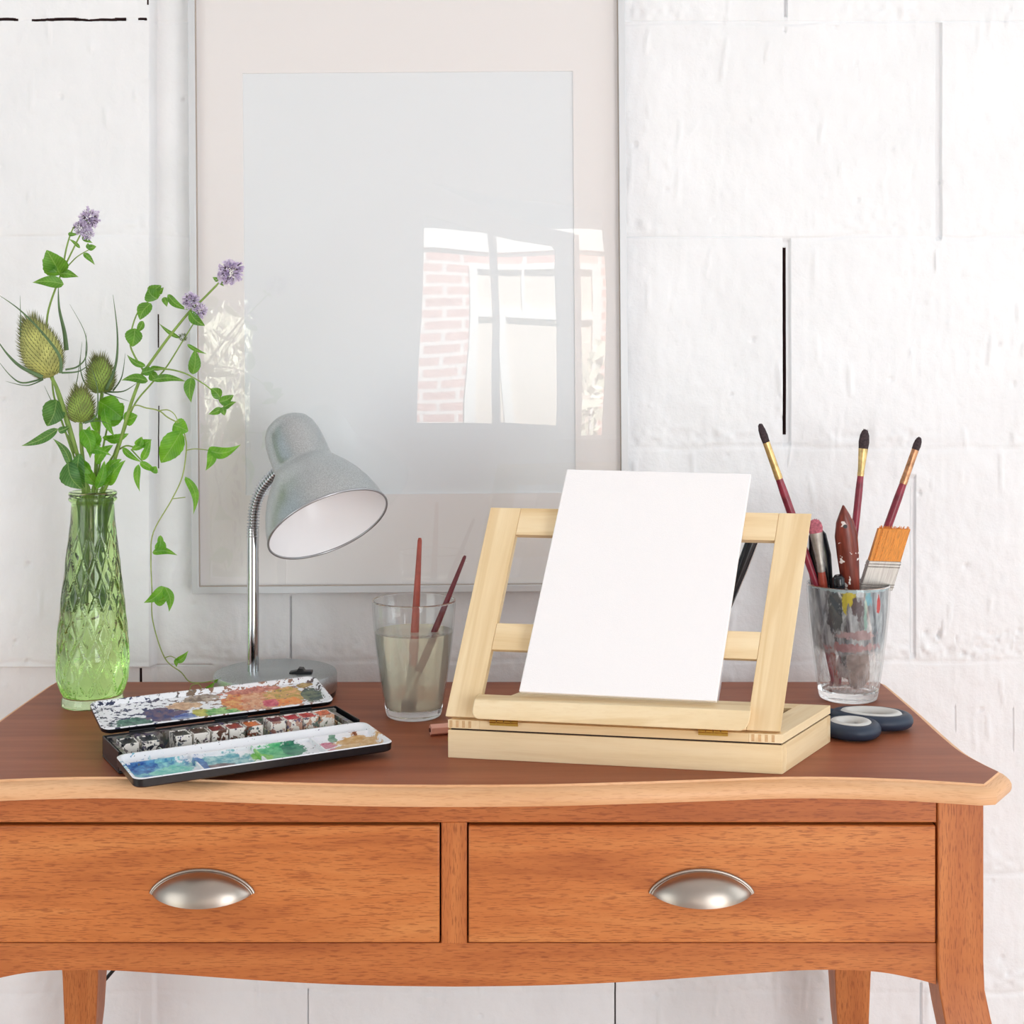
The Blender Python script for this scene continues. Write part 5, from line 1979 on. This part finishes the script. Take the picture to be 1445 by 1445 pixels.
# stretched canvas on the ledge
cn0 = .0185
q0 = pp_(0, 0, cn0)
cor = [ray_plane(px, py, q0, pn) for px, py in ((732, 976), (1011, 989.5), (1060, 668.5), (800, 662))]
m = MB().prism(cor, -pn * .0165)
cv = build('canvas', m, M['canvas'], None, smooth=0, bevel=.0012)
tag(cv, 'blank white stretched canvas propped on the ledge of the wooden easel', 'canvas')

# white pot with a black tool behind the easel
wc = Vector((.2385, 1.858, TZ))
pot = build('white_pot', MB().lathe([(0, 0), (.030, 0), (.0325, .003), (.038, .04), (.0465, .118), (.0472, .122), (.0460, .123), (.0445, .119), (.036, .04), (.030, .008), (0, .007)], wc, n=64), M['white_ceramic'], None, smooth=50)
tag(pot, 'white pot half hidden behind the canvas on the easel', 'pot')
A, B = Vector((.105, 1.850, TZ + .010)), P(1069, 742, 1.842)
A = P(985, 966, 1.856)
btool = thing('paint_brush', 'glossy black brush in the white pot, seen between the easel rails', 'paint brush', A)
ex, ey, ez = axis_frame(A, B)
L = (B - A).length
build('handle', ring_tube(MB(), A, ex, ey, ez, [(0, .002, .002), (L * .35, .0030, .003), (L * .50, .0046, .0045), (L * .72, .0075, .006), (L * .95, .0080, .006), (L, .006, .005)]), M['ink_black'], btool, smooth=60)
build('metal_edge', MB().tube([A + ez * (L * .47) + ex * -.0045 - ey * 0, A + ez * (L * .72) + ex * -.0072, A + ez * (L * .96) + ex * -.0076], .0012, 8), M['chrome'], btool)

# ------------------------------------------------------------------ scissors and pencil stub
sc = thing('scissors', 'closed scissors with navy and pale grey handles lying right of the easel', 'scissors', (.40, 1.705, TZ))


def oval(c, a, b, ang, n=40, egg=.0, h=0.0):
    res = []
    ca, sa = math.cos(ang), math.sin(ang)
    for i in range(n):
        t = 2 * math.pi * i / n
        x = a * math.cos(t)
        y = b * math.sin(t) * (1 + egg * math.cos(t))
        res.append(Vector((c[0] + x * ca - y * sa, c[1] + x * sa + y * ca, c[2] + h)))
    return res


n1 = G(1206, 1030, TZ + .010)
n2 = G(1240, 1018, TZ + .010)
l1 = oval((n1.x - .002, n1.y + .010, TZ + .0098), .0265, .0255, R(-12), egg=.1)
l2 = oval((n2.x - .006, n2.y + .012, TZ + .0110), .041, .0250, R(-16), egg=.12)
g1 = build('near_handle', MB().loop_tube(l1, .0088, 14, flat=((0, 0, 1), 1.0)), M['navy'], sc, smooth=180)
g2 = build('far_handle', MB().loop_tube(l2, .0088, 14, flat=((0, 0, 1), 1.0)), M['navy'], sc, smooth=180)


def shrink(l, k, h):
    c = sum(l, Vector()) / len(l)
    return [c + (p - c) * k + Vector((0, 0, h)) for p in l]


def liner(l, k0, k1, h0, h1):
    m = MB()
    a, b = shrink(l, k0, h1), shrink(l, k1, h0)
    N = len(l)
    a2 = shrink(l, k0 - .05, h1 - .0005)
    m.add(a + b + a2, [(i, (i + 1) % N, N + (i + 1) % N, N + i) for i in range(N)] + [(i, 2 * N + i, 2 * N + (i + 1) % N, (i + 1) % N) for i in range(N)])
    return m


build('grip_lining', MB().loop_tube(shrink(l1, .72, .0022), .0078, 12, flat=((0, 0, 1), 1.0)), M['pale_grip'], g1, smooth=180)
build('grip_lining', MB().loop_tube(shrink(l2, .76, .0022), .0078, 12, flat=((0, 0, 1), 1.0)), M['pale_grip'], g2, smooth=180)
piv = Vector((.318, 1.738, TZ + .008))
build('handle_shank', MB().tube(spline([l1[22], Vector((.352, 1.728, TZ + .009)), piv], 6), [.0085] * 6 + [.007] * 7, 12), M['navy'], g1, smooth=180)
build('handle_shank', MB().tube(spline([l2[20], Vector((.365, 1.752, TZ + .010)), piv + Vector((0, .006, 0))], 6), [.0085] * 6 + [.007] * 7, 12), M['navy'], g2, smooth=180)
for dy in (-.003, .004):
    m = MB().prism([piv + Vector((.01, dy - .007, -.004 + dy * .2)), piv + Vector((.01, dy + .007, -.004 + dy * .2)), piv + Vector((-.05, dy + .009, -.005 + dy * .2)), piv + Vector((-.115, .014, -.006 + dy * .2)), piv + Vector((-.06, dy - .004, -.005 + dy * .2))], (0, 0, .0016))
    build('blade', m, M['chrome'], sc, smooth=0)

pcA, pcB = Vector((-.0975, 1.690, TZ + .0065)), Vector((-.022, 1.713, TZ + .0065))
pc = thing('pencil_stub', 'pink pencil stub lying on the desk behind the left end of the easel', 'pencil', pcA - Vector((0, 0, .0065)))
build('barrel', MB().tube([pcA, pcB], .0070, 6), M['stub_wood'], pc, smooth=0, bevel=.0006)
dd = (pcB - pcA).normalized()
build('core', MB().tube([pcA - dd * .0012, pcA + dd * .004], .0026, 12), M['graphite'], pc, smooth=50)
